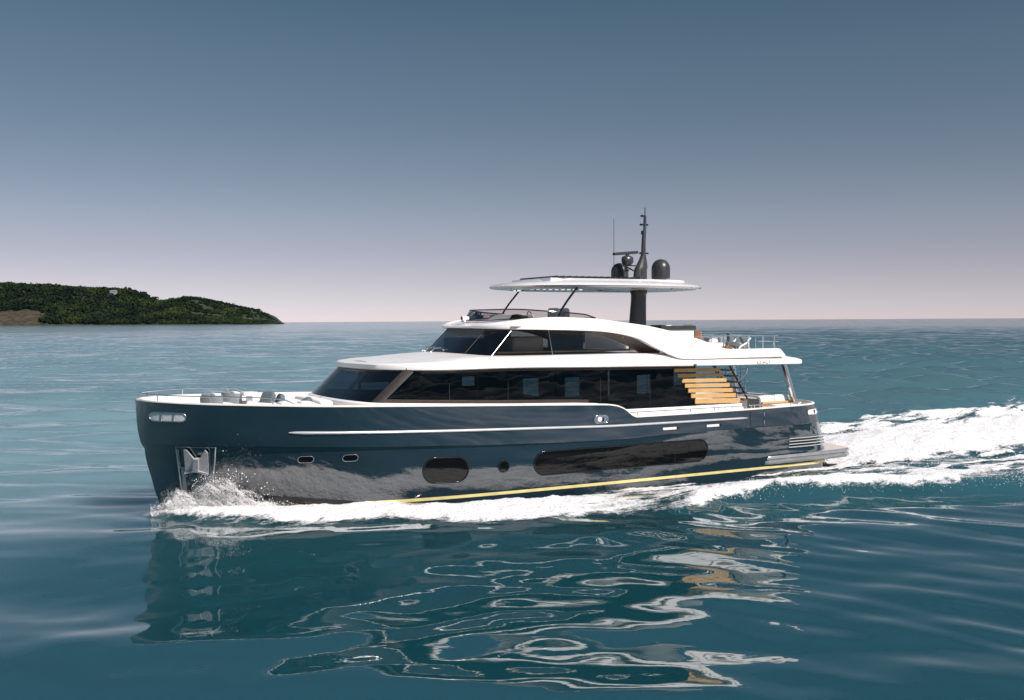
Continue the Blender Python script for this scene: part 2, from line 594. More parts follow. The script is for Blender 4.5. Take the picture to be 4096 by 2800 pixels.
MB().box(hp(1.6, 2.085, .02), (.05, .03, .13)).build("light_divider", M['black'], sl_)

# rub rail of polished steel along the topside
zr = pchip([4.6, 7, 9.5, 12.6, 15.4, 17.5, 19.8], [2.03, 2.04, 2.05, 2.13, 2.21, 2.28, 2.36])
xs = np.linspace(19.76, 4.66, 90)
rr_ = np.full(90, .047)
rr_[0] = rr_[-1] = .012
rr_[1] = rr_[-2] = .04
MB().tube([hp(x, float(zr(x)), .012) for x in xs], rr_, 10, flat=.8).build("rub_rail", M['rail'], yacht, angle=60)
# side gate
gate = MB()
for pts in ([(4.55, 2.27), (4.54, 1.73)], [(4.54, 1.73), (3.97, 1.72)], [(3.95, 2.28), (3.97, 1.72)]):
    q = [hp(pts[0][0] + (pts[1][0] - pts[0][0]) * k / 6, pts[0][1] + (pts[1][1] - pts[0][1]) * k / 6, .003) for k in range(7)]
    gate.tube(q, .006, 5)
gt = gate.build("side_gate", M['black'], yacht)
for z in (2.12, 1.85):
    MB().tube([hp(3.96, z - .07, .012), hp(3.96, z + .07, .012)], .014, 8).build("hinge", M['chrome'], gt)
# engine room vents wrapping the quarter
vg = MB().grid([[hp(x, .93 + .29 * j / 3, .004) for j in range(4)] for x in np.linspace(2.66, 1.55, 16)]).build("vent_grille", M['black'], yacht)
for z in (1.23, 1.13, 1.03, .93):
    pts = [hp(x, z, .02) for x in list(np.linspace(2.76, 1.2, 22)) + [1.0, .85, .72, .62, .54, .47]]
    MB().tube(pts, .017, 8).build("grille_bar", M['rail'], vg, angle=60)

# anchor pocket
ap = MB()
cols = []
for k in range(13):
    t = k / 12
    xt_, xb_ = 22.30 + (21.43 - 22.30) * t, 22.08 + (21.36 - 22.08) * t
    cols.append([hp(xb_ + (xt_ - xb_) * j / 12, .62 + (1.985 - .62) * j / 12, .012) for j in range(13)])
pocket = MB().grid(cols).build("anchor_pocket", pbr("pocket_steel", (.16, .20, .22), .12, metal=.9, var=.2), yacht, angle=60)
edge = [c[-1] for c in cols] + cols[-1][::-1][1:] + [c[0] for c in cols][::-1][1:] + cols[0][1:-1]
MB().tube(edge, .022, 6, closed=True).build("pocket_frame", M['dullsteel'], pocket)
MB().grid([[hp(22.15 - .13 * i - .10 * (1 - j / 5), .70 + (1.43 - .70) * j / 5, .03) for j in range(6)] for i in (0, .35, .7)]).build("chafe_plate", M['dullsteel'], pocket)
MB().tube([hp(22.16, 1.4, .04), hp(22.235, 1.92, .04)], .02, 6).build("chain_guide", M['dullsteel'], pocket)
anchor = empty("anchor", hp(21.78, 1.5, .1), yacht)
A0 = anchor.location
def plate(pts, th=.05, off=.05):
    m = MB()
    f = [hp(x, z, off) - A0 for x, z in pts]
    b = [hp(x, z, off + th) - A0 for x, z in pts]
    n = len(pts)
    m.v = [tuple(p) for p in f + b]
    m.f = [tuple(range(n)), tuple(range(n, 2 * n))] + [(i, (i + 1) % n, n + (i + 1) % n, n + i) for i in range(n)]
    return m
A_MAT = pbr("galvanised_steel", (.52, .50, .52), .45, metal=.35, var=.15, vscale=12)
plate([(22.10, 1.94), (22.04, 1.94), (21.83, 1.64), (21.82, 1.37), (22.02, 1.31)]).build("fluke", A_MAT, anchor, smooth=False)
plate([(21.64, 1.95), (21.57, 1.86), (21.50, 1.32), (21.73, 1.38), (21.75, 1.66)]).build("fluke", A_MAT, anchor, smooth=False)
plate([(21.84, 1.72), (21.74, 1.72), (21.72, 1.36), (21.84, 1.36)], .1, .08).build("shank", A_MAT, anchor, smooth=False)
plate([(22.04, 1.30), (21.80, 1.40), (21.50, 1.30), (21.50, 1.26), (21.80, 1.35), (22.05, 1.26)], .09, .05).build("crown", A_MAT, anchor, smooth=False)

# swim platform
def plat_outline(k=0.):
    pts = [(3.9, 2.80 - k), (3.7, 3.0 - k), (3.5, 3.06 - k), (2.5, 3.06 - k), (1, 3.03 - k), (.3, 2.99 - k), (-.15, 2.92 - k), (-.40 + k * .7, 2.78 - k * .7), (-.56 + k, 2.5 - k * .3), (-.66 + k, 2.1), (-.88 + k, 1.2), (-.97 + k, 0)]
    return pts
def ring(pts, z):
    return [(x, y, z) for x, y in pts] + [(x, -y, z) for x, y in pts[::-1][1:]]
pm = MB()
secs = [(-.12, .375), (0, .395), (.02, .46), (.02, .51), (-.025, .535), (-.025, .555), (.02, .58), (.02, .64), (.0, .67), (-.05, .69)]
pm.grid([ring(plat_outline(-a), z) for a, z in secs])
plat = pm.build("swim_platform", M['fender'], yacht, angle=50)
MB().grid([ring(plat_outline(.05), .69), [(p[0], p[1] * .02, .691) for p in ring(plat_outline(.05), .69)]]).build("platform_teak", pbr("pale_platform_deck", (.62, .55, .50), .6, var=.08), plat, smooth=False)
MB().grid([ring(plat_outline(.1), .375), [(p[0], p[1] * .02,   .376) for p in ring(plat_outline(.1), .375)]]).build("platform_underside", M['antifoul'], plat, smooth=False)
cl = MB()
cl.tube([(.62, 2.2, .69), (.62, 2.2, .8)], .018)
cl.tube([(.72, 2.2, .8), (.52, 2.2, .8)], .016)
cl.build("cleat", M['chrome'], plat)

# ---------------------------------------------------------------- bow rails
def rail(name, pts_f, posts, r=.016, drop=None, mat=None, parent=yacht):
    m = MB().tube(pts_f, r, 8)
    o = m.build(name, mat or M['chrome'], parent, angle=60)
    for a, b in posts:
        MB().tube([a, b], r * .9, 6).build("rail_post", mat or M['chrome'], o)
    return o
for sd in (1, -1):
    xsr = [22.95, 22.6, 22.2, 21.6, 21.0, 20.4, 19.95, 19.80, 19.62]
    pts = []
    for i, x in enumerate(xsr):
        zs = float(Z_SHEER(x))
        hgt = [.17, .18, .19, .20, .20, .20, .18, .13, .05][i]
        pts.append((x, sd * max(hull_y(x, zs) - .06, .0), zs + hgt))
    if sd == 1:
        pts = [(23.12, -.05, 3.39)] + pts
    posts = []
    for x in (22.75, 21.6, 20.15):
        zs = float(Z_SHEER(x))
        y = sd * (hull_y(x, zs) - .06)
        posts.append(((x, y, zs + .03), (x, y, zs + .185)))
    rail("bow_rail", pts, posts)

# ---------------------------------------------------------------- main deckhouse
def plan_loft(pb, pt, zb, zt, nz=2):
    rows = []
    for (xb, yb), (xt, yt), z0, z1 in zip(pb, pt, zb, zt):
        rows.append([(xb + (xt - xb) * j / (nz - 1), yb + (yt - yb) * j / (nz - 1), z0 + (z1 - z0) * j / (nz - 1)) for j in range(nz)])
    return rows
ZG = pchip([4.4, 9.1, 9.5, 10.2, 13.5, 17.4, 18.4], [2.45, 2.47, 2.6, 2.71, 2.84, 3.03, 3.10])     # lower edge of the saloon glass
ZB = pchip([1.5, 5.4, 10.3, 13.7, 15.5, 17.4], [3.72, 3.76, 3.83, 3.885, 3.875, 3.885])                         # underside of the upper deck
front_b = [(17.98, 0), (17.97, .5), (17.93, 1.0), (17.85, 1.5), (17.72, 1.95), (17.58, 2.2), (17.42, 2.42), (17.3, 2.53), (17.15, 2.585)]
front_t = [(17.06, 0), (17.05, .5), (17.00, 1.0), (16.9, 1.5), (16.72, 1.95), (16.55, 2.2), (16.36, 2.42), (16.2, 2.53), (16.05, 2.575)]
side_x = [16.1, 15.12, 14.24, 13.23, 11.6, 10.0, 8.13, 6.3]
house = empty("deckhouse", (0, 0, 0), yacht)
# white base (coaming) under the glass
base_pts = [(x + .05, y + .02) for x, y in front_b] + [(x, 2.62) for x in (16.2, 15, 13, 11, 10.2, 9.8, 9.5, 9.1, 7, 5.5, 4.35)] + [(4.35, 0)]
rows = []
for x, y in base_pts:
    zt_ = float(ZG(x))
    rows.append([(x + .10 if x > 17.4 else x, y + .05, 1.6), (x + .09 if x > 17.4 else x, y + .04, zt_ - .16), (x + .06, y + .02, zt_ - .03), (x, y, zt_ + .004), (x - .25 if x > 17.5 else x, max(y - .3, 0), zt_ + .004)])
bmh = MB()
for rr in both(rows):
    bmh.grid(rr)
bmh.build("coaming", M['white'], house, angle=40)
# front windscreen, quarter panes
def mir(rows, sd):
    return [[(p[0], sd * p[1], p[2]) for p in r] for r in rows]
def arc(a, b):
    zb_ = [float(ZG(p[0])) for p in front_b]
    return plan_loft(front_b[a:b], front_t[a:b], zb_[a:b], [3.98] * (b - a), 4)
full = [[(p[0], -p[1], p[2]) for p in r] for r in arc(0, 7)[::-1]] + arc(0, 7)[1:]
MB().grid(full).build("windscreen", G_WIND, house, angle=60)
for sd in (1, -1):
    # bronze corner pillar between the raked windscreen and the flat side glass
    MB().grid([[(p[0] + .006, sd * (p[1] + .006), p[2]) for p in r] for r in arc(6, 9)]).build("pillar", M['brownframe'], house)
    for i in range(len(side_x) - 1):
        xa, xb = side_x[i] - (.008 if i else 0), side_x[i + 1] + .008
        ya = 2.575
        if i == 0:
            rows = [[(17.15, sd * 2.585, float(ZG(17.15))), (16.05, sd * ya, 3.98)],
                    [(16.3, sd * 2.58, float(ZG(16.3))), (15.7, sd * ya, 3.95)],
                    [(xb, sd * 2.58, float(ZG(xb))), (xb, sd * ya, 3.95)]]
        else:
            n = 8 if i == 5 else 3
            rows = [[(x, sd * 2.58, float(ZG(x))), (x, sd * ya, 3.95)] for x in np.linspace(xa, xb, n)]
        MB().grid(rows).build("side_window", G_SAL, house, smooth=False)
    for x, mt in ((15.12, 'bulkhead'), (14.24, 'black'), (13.23, 'bulkhead'), (10.0, 'bulkhead'), (8.13, 'bulkhead')):
        MB().box((x, sd * 2.577, (float(ZG(x)) + 3.5) / 2 if mt != 'black' else (float(ZG(x)) + 3.9) / 2),
                 (.009, .02, (3.5 if mt != 'black' else 3.9) - float(ZG(x)))).build("window_joint", M[mt] if mt == 'black' else M['charcoal'], house)
    sill = MB().grid([[(x, sd * 2.586, float(ZG(x)) + .002), (x, sd * 2.586, float(ZG(x)) + .09)] for x in np.linspace(17.1, 10.45, 14)])
    sill.build("sill", M['sill'], house)
    MB().tube([(x, sd * 2.588, float(ZG(x)) + .095) for x in np.linspace(17.05, 10.4, 14)], .007, 6).build("sill_trim", M['brownframe'], house)
    # header under the overhang
    MB().grid([[(x, sd * 2.59, float(ZB(x)) - .10), (x, sd * 2.59, float(ZB(x)) + .05)] for x in np.linspace(16.0, 6.3, 12)]).build("header", M['sill'], house)
for sd in (1, -1):
    MB().grid([[(xb + .006, sd * (y + .002), 3.05), (xt + .006, sd * y, 3.98)] for y, xb, xt in ((1.12, 17.913, 16.98), (1.24, 17.895, 16.955), (1.36, 17.875, 16.93))]).build("windscreen_pillar", M['black'], house, smooth=False)
MB().grid([[(6.3, -2.58, 2.4), (6.3, -2.58, 3.9)], [(6.3, 2.58, 2.4), (6.3, 2.58, 3.9)]]).build("aft_door", G_SAL, house, smooth=False)
# inside: floor, ceiling and dark panelling with the openings that let the daylight through
inn = MB()
inn.box((11.4, 0, 2.0), (12.4, 5.0, .06))
inn.box((11.4, 0, 3.93), (10.0, 5.0, .04))
ops = [(15.92, 14.95, 2.92, 3.28), (13.34, 13.05, 2.95, 3.35), (12.30, 11.82, 3.04, 3.36),
       (10.2, 9.28, 2.55, 3.22), (8.2, 7.56, 2.48, 3.2)]
edges = [16.0] + [v for o in ops for v in (o[0], o[1])] + [6.35]
for i in range(0, len(edges), 2):
    inn.box(((edges[i] + edges[i + 1]) / 2, -2.45, 2.98), (abs(edges[i] - edges[i + 1]), .04, 1.9))
for a, b, z0, z1 in ops:
    inn.box(((a + b) / 2, -2.45, (2.0 + z0) / 2), (a - b, .04, z0 - 2.0))
    inn.box(((a + b) / 2, -2.45, (z1 + 3.93) / 2), (a - b, .04, 3.93 - z1))
inn.box((14.35, -1.0, 2.98), (.06, 2.9, 1.9))
inn.box((10.9, -1.6, 2.98), (.06, 1.7, 1.9))
inn.build("panelling", M['interior'], house, smooth=False)
for c_, d_ in (((8.2, 1.5, 2.38), (2.2, .8, .5)), ((7.0, 1.8, 2.5), (.5, .5, .5)), ((12.0, 1.3, 2.5), (1.6, .9, .5))):
    MB().cushion(c_, d_, e=.3).build("saloon_seat", M['greyfab'], house)

# ---------------------------------------------------------------- upper deck (white overhang)
def normals2(pts):
    ns = []
    for i in range(len(pts)):
        a = pts[max(i - 1, 0)]
        b = pts[min(i + 1, len(pts) - 1)]
        t = np.array(b) - np.array(a)
        t = t / np.linalg.norm(t)
        ns.append((-t[1], t[0]))
    return ns
def smooth_pts(pts, k=6):
    """Catmull-Rom through the points"""
    P = [np.array(p, float) for p in pts]
    o = []
    for i in range(len(P) - 1):
        p0, p1, p2, p3 = P[max(i - 1, 0)], P[i], P[i + 1], P[min(i + 2, len(P) - 1)]
        for j in range(k):
            t = j / k
            o.append(tuple(.5 * ((2 * p1) + (-p0 + p2) * t + (2 * p0 - 5 * p1 + 4 * p2 - p3) * t * t + (-p0 + 3 * p1 - 3 * p2 + p3) * t**3)))
    o.append(tuple(P[-1]))
    return o
ud = []
for i in range(37):
    q = math.pi / 2 * i / 36
    ud.append((14.45 + 2.8 * max(math.cos(q), 0) ** (2 / 2.5), 3.06 * math.sin(q) ** (2 / 2.5) if i else 0.0))
ud += smooth_pts([(14.2, 3.06), (13, 3.06), (10, 3.06), (7, 3.06), (4, 3.06), (3.0, 3.06), (2.35, 3.05), (2.02, 2.95), (1.82, 2.7), (1.70, 2.2), (1.62, 1.6), (1.56, .9), (1.54, 0)], 5)
un = normals2(ud)
ZT = pchip([1.5, 1.9, 2.5, 3.2, 5, 13.6, 14.5, 15.5, 16.4, 17.3], [3.86, 3.93, 4.02, 4.1, 4.2, 4.2, 4.18, 4.13, 4.09, 4.055])     # shoulder height
ZC = pchip([1.5, 2.2, 3.0, 5, 12.8, 13.7, 14.4, 15.4, 16.4, 17.3], [3.9, 4.02, 4.12, 4.2, 4.26, 4.31, 4.29, 4.20, 4.13, 4.06])                  # height on the centreline
def ud_ring(inset, zf):
    r = []
    for (x, y), (nx, ny) in zip(ud, un):
        px, py = x - abs(nx) * inset * (1 if x > 9 else -1), max(y - abs(ny) * inset, 0)
        if y <= 1e-6: py = 0
        r.append((px, py, zf(x, y)))
    return r
h1 = lambda x: .15 - .03 * sstep(17.2, 16.0, x)
rings = [ud_ring(1.2, lambda x, y: float(ZB(x)) + .01), ud_ring(.03, lambda x, y: float(ZB(x)) + .0), ud_ring(0, lambda x, y: float(ZB(x)) + .025),
         ud_ring(0, lambda x, y: min(float(ZB(x)) + float(h1(x)), float(ZT(x)) - .02)),
         ud_ring(.03, lambda x, y: min(float(ZB(x)) + float(h1(x)) + .035, float(ZT(x)) - .015)),
         ud_ring(.22, lambda x, y: max(min(float(ZB(x)) + float(h1(x)) + .10, float(ZT(x))), float(ZT(x)) - .08)),
         ud_ring(.45, lambda x, y: float(ZT(x)))]
cen = []
for (x, y), p in zip(ud, rings[-1]):
    cen.append([(p[0], p[1] * (1 - k / 6), float(ZT(x)) + (float(ZC(p[0])) - float(ZT(x))) * (1 - (1 - k / 6) ** 2)) for k in range(7)])
for k in range(1, 7):
    rings.append([c[k] for c in cen])
udm = MB()
for rr in both(rings):
    udm.grid(rr)
# underside plate
udm.grid([rings[0], [(p[0], -p[1], p[2]) for p in rings[0]]])
upper = udm.build("upper_deck", M['white'], yacht, angle=50)
# dark lip below the front of the overhang
lip = MB()
for sd in (1, -1):
    q = [(x, sd * y) for (x, y), n in zip(ud, un) if x > 15.0]
    lip.grid([[(x - .10, y * .965, float(ZB(x)) - .055), (x - .06, y * .98, float(ZB(x)) + .005)] for x, y in q])
lip.build("overhang_lip", M['brownframe'], upper, angle=60)
cb = MB().box((6.72, 3.075, 3.82), (.09, .05, .05))
cb.cushion((6.74, 3.10, 3.80), (.07, .07, .06))
cb.build("camera_dome", M['charcoal'], upper)

def text(body, size, loc, mat, parent, name, ext=.004):
    cu = bpy.data.curves.new(name, 'FONT')
    cu.body = body
    cu.size = size
    cu.extrude = ext
    cu.align_x = 'LEFT'
    cu.space_character = 1.35
    cu.materials.append(mat)
    tmp = bpy.data.objects.new(name, cu)
    me = bpy.data.meshes.new_from_object(tmp)
    bpy.data.objects.remove(tmp)
    o = link(bpy.data.objects.new(name, me), parent)
    o.matrix_local = Matrix(((-1, 0, 0, loc[0]), (0, 0, 1, loc[1]), (0, 1, 0, loc[2]), (0, 0, 0, 1)))
    return o
text("AZIMUT", .135, (4.14, 3.062, 3.775), M['charcoal'], upper, "nameplate")

# ---------------------------------------------------------------- wheelhouse glass
wb = [(14.30, 0), (14.29, .5), (14.23, 1.0), (14.10, 1.5), (13.92, 1.95), (13.66, 2.24)]
wt = [(13.46, 0), (13.45, .5), (13.40, 1.0), (13.26, 1.45), (13.08, 1.85), (12.84, 2.13)]
wheel = empty("wheelhouse", (0, 0, 0), yacht)
wz0 = [4.24, 4.24, 4.23, 4.2, 4.18, 4.16]
arcw = plan_loft(wb, wt, wz0, [5.03] * 6, 4)
MB().grid([[(p[0], -p[1], p[2]) for p in r] for r in arcw[::-1]] + arcw[1:]).build("windscreen", G_WIND, wheel, angle=60)
for sd in (1, -1):
    xs_ = [(13.64, 12.82), (11.52, 11.60), (9.4, 9.4), (7.7, 7.7)]
    for i in range(3):
        (b0, t0), (b1, t1) = xs_[i], xs_[i + 1]
        MB().grid([[(b0, sd * 2.26, 4.16), (t0, sd * 2.135, 5.03)], [(b1 + .012, sd * 2.28, 4.16), (t1 + .012, sd * 2.135, 5.03)]]).build("side_window", G_WHEEL, wheel, smooth=False)
    for b, t, rr in ((13.66, 12.82, .010), (11.52, 11.60, .011)):
        MB().tube([(b, sd * 2.275, 4.17), (t, sd * 2.14, 5.02)], rr, 6).build("pillar", M['dullsteel'], wheel)
for sd in (1, -1):
    MB().tube([(14.135, sd * 1.42, 4.21), (13.30, sd * 1.36, 5.03)], .009, 6).build("windscreen_pillar", M['brownframe'], wheel)
win = MB()
win.box((10.9, 0, 4.30), (4.8, 4.1, .04))
win.box((13.1, 0, 4.5), (.6, 3.0, .42))
win.box((9.1, -.9, 4.65), (.08, 2.3, .75))
win.build("wheelhouse_interior", M['interiorwarm'], wheel, smooth=False)
MB().cushion((12.0, 1.3, 4.52), (1.1, .7, .5), e=.25).build("helm_seat", M['whitefab'], wheel)
MB().cushion((11.9, -.6, 4.6), (.7, .7, .7), e=.3).build("helm_seat", M['greyfab'], wheel)
for yy, xx in ((-1.75, 14.05), (-1.15, 14.24), (-.45, 14.34)):
    m = MB()
    a = Vector((xx, yy, 4.29))
    m.tube([a, a + Vector((-.10, .10, .13)), a + Vector((-.16, .42, .15))], .016, 6)
    m.tube([a + Vector((-.14, .05, .11)), a + Vector((-.2, .80, .09))], .010, 6)
    wp = m.build("wiper", M['dullsteel'], wheel)
    MB().cushion(a, (.09, .07, .06)).build("wiper_motor", M['dullsteel'], wp)

# ---------------------------------------------------------------- roof, coaming and the sweeping arch
ro = []
for i in range(33):
    q = math.pi / 2 * i / 32
    ro.append((11.0 + 2.74 * max(math.cos(q), 0) ** (2 / 2.6), 2.59 * math.sin(q) ** (2 / 2.6) if i else 0.0))
ro += [(10.8, 2.59), (10.4, 2.59), (10.0, 2.59), (9.7, 2.59)]
ro += [(x, 2.59) for x in np.linspace(9.5, 5.4, 40)] + [(x, 2.59) for x in np.linspace(5.3, 3.1, 12)] + [(2.98, 2.59), (2.92, 2.587), (2.86, 2.575), (2.82, 2.55)]
ZL = pchip([2.5, 6.8, 7.2, 7.58, 7.85, 8.2, 8.63, 9.34, 10.04, 10.8, 12.2, 13.0, 13.8], [4.0, 4.0, 4.02, 4.13, 4.26, 4.43, 4.66, 4.83, 4.915, 4.95, 4.985, 5.0, 5.04])
ZU = pchip([2.5, 2.83, 2.95, 5.07, 5.27, 5.66, 6.40, 7.22, 8.3, 8.9, 10.3, 11.46, 12.4, 13.0, 13.5, 13.75], [4.02, 4.1, 4.28, 4.29, 4.315, 4.43, 4.675, 4.885, 5.10, 5.175, 5.33, 5.36, 5.32, 5.24, 5.16, 5.10])
rn = normals2(ro)
def ro_ring(inset, zf):
    r = []
    for (x, y), (nx, ny) in zip(ro, rn):
        z = zf(x)
        lean = (5.0 - z) * .47
        s_ = sstep(13.7, 12.0, x)
        r.append((x - abs(nx) * inset * (0 if x < 9 else 1), max(y - abs(ny) * inset, 0) + (lean * s_ if y > .01 else 0) , z))
    return r
fz = lambda f, d: (lambda x: float(f(x)) + d)
mid_ = lambda t: (lambda x: float(ZL(x)) + (float(ZU(x)) - float(ZL(x))) * t)
rr_all = [ro_ring(.42, fz(ZL, .10)), ro_ring(.26, fz(ZL, .012)), ro_ring(.02, fz(ZL, .0)), ro_ring(0, fz(ZL, .03)), ro_ring(0, mid_(.3)), ro_ring(-.004, mid_(.5)), ro_ring(0, mid_(.7)),
          ro_ring(.02, fz(ZU, -.035)), ro_ring(.06, fz(ZU, -.008)), ro_ring(.13, fz(ZU, 0)), ro_ring(.24, fz(ZU, -.012)), ro_ring(.28, lambda x: min(float(ZU(x)) - .05, 5.25) if x > 12.5 else max(4.2, float(ZL(x)) + .12))]
rf = MB()
for rr in both(rr_all):
    rf.grid(rr)
roof = rf.build("roof_coaming", M['white'], yacht, angle=50)
tp = MB()
tr_ = [(p[0], p[1], p[2]) for p in ro_ring(.2, fz(ZU, -.03)) if p[0] > 11.8]
tp.grid([tr_, [(p[0], p[1] * .5, p[2] + .015) for p in tr_], [(p[0], 0, p[2] + .02) for p in tr_], [(p[0], -p[1] * .5, p[2] + .015) for p in tr_], [(p[0], -p[1], p[2]) for p in tr_]])
tp.build("roof_top", M['white'], roof, angle=60)
cei = MB().grid([[(x, -2.3, float(ZL(x)) + .09), (x, 2.3, float(ZL(x)) + .09)] for x in (12.9, 12, 10, 9.0)])
cei.build("wheelhouse_ceiling", M['sill'], roof)
for sd in (1, -1):
    rv = MB()
    rv.grid([[(x, sd * (2.30 + (5.0 - float(ZL(x))) * .4), float(ZL(x)) + .05), (x, sd * (2.14 + (5.0 - float(ZL(x))) * .15), float(ZL(x)) - .03 - .25 * float(sstep(10.5, 8.2, x)))] for x in np.linspace(10.8, 7.75, 24)])
    rv.build("arch_reveal", M['sill'], roof, angle=60)
MB().cushion((9.0, 2.34, 4.72), (.04, .03, .04)).build("arch_spotlight", M['chrome'], roof)
# emblem on the arch
def arch_pt(x, z, off=.004):
    return (x, 2.59 + (5.0 - z) * .47 + off, z)
em = MB()
for (xc) in (6.80, 6.665):
    for z in (4.487, 4.447, 4.407):
        em.box(arch_pt(xc, z), (.11, .012, .016))
em.box(arch_pt(6.73, 4.447), (.5, .008, .004))
em.build("emblem", M['dullsteel'], roof, smooth=False)
text("METRI", .05, (6.84, 2.59 + .65 * .47 + .006, 4.335), M['dullsteel'], roof, "emblem_lettering", .006)

sp = empty("searchlight", (13.22, -.3, 5.22), yacht)
MB().lathe([(.03, 0), (.03, .07), (.05, .08)], (0, 0, 0), 12).build("base", M['white'], sp)
MB().tube([(-.13, 0, .12), (.10, 0, .12)], [.055, .075], 14).build("housing", M['white'], sp)
MB().tube([(.10, 0, .12), (.115, 0, .12)], .066, 14).build("lens", M['charcoal'], sp)

# ---------------------------------------------------------------- flybridge windscreen, helm, struts
fw_b = [(9.95, 2.24), (10.3, 2.24)]
for i in range(25):
    q = math.pi / 2 * (1 - i / 24)
    fw_b.append((10.6 + 2.42 * max(math.cos(q), 0) ** (2 / 2.5), 2.24 * math.sin(q) ** (2 / 2.5) if i < 24 else 0.0))
fz0 = pchip([9.9, 11.46, 12.5, 13.05], [5.335, 5.35, 5.32, 5.27])
fh = pchip([9.95, 10.0, 10.15, 11.5, 12.6, 13.05], [.0, .05, .085, .19, .30, .34])
rows = []
for (x, y) in fw_b + [(a, -b) for a, b in fw_b[::-1][1:]]:
    h = float(fh(x))
    k = h * .62
    f_ = sstep(11.6, 12.9, x)
    rows.append([(x - k * f_ * j / 3, y * (1 - .05 * h * j / 3), float(fz0(x)) - .01 + h * j / 3) for j in range(4)])
fws = MB().grid(rows).build("flybridge_screen", G_FLY, yacht, angle=60)
MB().tube([r[-1] for r in rows], .020, 8).build("screen_rim", M['black'], fws)
MB().tube([r[0] for r in rows], .016, 8).build("screen_gasket", M['black'], fws)
hc = MB()
hc.grid([[(12.5, y, 5.2), (12.3, y, 5.44), (12.1, y, 5.47), (11.75, y, 5.40), (11.6, y, 5.2)] for y in (-.3, .0, .6, 1.15)])
hc.build("helm_console", M['bulkhead'], yacht)
hs = MB()
for k in range(2):
    hs.box((11.55 + .22 * k, 1.0 - .2 * k, 5.4), (.04, .30, .12), rotm('Y', 35))
hs.build("helm_screen", M['bulkhead'], yacht, smooth=False)
wh = MB().tube([(11.45 + .1 * math.sin(a) * .3, .75 + .16 * math.cos(a), 5.38 + .16 * math.sin(a)) for a in np.linspace(0, 2 * math.pi, 20)[:-1]], .014, 6, closed=True)
wh.build("steering_wheel", M['black'], yacht)
for x, y in ((10.45, .55), (9.95, .35)):
    m = MB().cushion((x, y, 5.35), (.2, .5, .62), e=.35)
    m.cushion((x - .0, y, 5.55), (.16, .36, .22), e=.4)
    m.build("helm_chair", M['whitefab'], yacht)
for sd in (1, -1):
    pts = [(11.13, sd * 1.9, 5.27), (10.98, sd * 1.88, 5.55), (10.78, sd * 1.87, 5.82), (10.58, sd * 1.86, 6.05), (10.38, sd * 1.86, 6.27)]
    MB().tube(smooth_pts(pts, 4), .045, 8, flat=.7).build("hardtop_strut", M['black'], yacht, angle=60)

# ---------------------------------------------------------------- hardtop
ht = empty("hardtop", (0, 0, 0), yacht)
NA = 96
def sup(cx, a, b, p, k=0):
    o = []
    for i in range(NA):
        t = 2 * math.pi * i / NA
        c, s = math.cos(t), math.sin(t)
        o.append((cx + a * math.copysign(abs(c) ** (2 / p), c), b * math.copysign(abs(s) ** (2 / p), s)))
    return o
def hring(cx, a, b, p, zf):
    return [(x, y, zf(x, y)) for x, y in sup(cx, a, b, p)]
sheer_ht = lambda x: .015 - .004 * (x - 8.4) ** 2 * .25
HB = 6.27
r_in = lambda z: [(max(min(x, 11.0), 7.45), max(min(y * 1.6, 1.26), -1.26), z) for x, y in [(9.2 + 1.9 * math.copysign(abs(math.cos(2 * math.pi * i / NA)) ** .6, math.cos(2 * math.pi * i / NA)), 1.3 * math.copysign(abs(math.sin(2 * math.pi * i / NA)) ** .6, math.sin(2 * math.pi * i / NA))) for i in range(NA)]]
rings = [r_in(6.30), hring(8.4, 3.1, 1.55, 2.8, lambda x, y: 6.24), hring(8.4, 3.58, 2.0, 2.7, lambda x, y: HB + sheer_ht(x)), hring(8.4, 3.74, 2.14, 2.7, lambda x, y: HB + .03 + sheer_ht(x)),
         hring(8.4, 3.78, 2.18, 2.7, lambda x, y: HB + .075 + sheer_ht(x)), hring(8.4, 3.72, 2.12, 2.7, lambda x, y: HB + .125 + sheer_ht(x)), hring(8.4, 3.5, 1.9, 2.7, lambda x, y: HB + .185 + sheer_ht(x)),
         hring(8.35, 3.2, 1.75, 2.9, lambda x, y: HB + .225 + sheer_ht(x)), hring(8.2, 2.95, 1.62, 3.2, lambda x, y: 6.52), hring(8.15, 2.85, 1.55, 3.4, lambda x, y: 6.585), r_in(6.60), r_in(6.30)]
hm = MB().grid(rings, closed_v=True)
hm.build("hardtop_shell", M['silver'], ht, angle=40)
for i in range(14):
    x = 10.80 - .245 * i
    rt_ = rotm('Y', -38)
    bevel(MB().box((x - .06, 0, 6.585), (.018, 2.44, .215), rt_).build("louvre_blade", M['charcoal'], ht, smooth=False), .004)
for x, y in ((5.9, 1.2), (5.4, .6), (5.6, 1.75), (6.6, 1.75)):
    MB().lathe([(.07, 0), (.07, -.012), (.05, -.016)], (x, y, 6.262), 14).build("downlight", M['lamp'], ht)

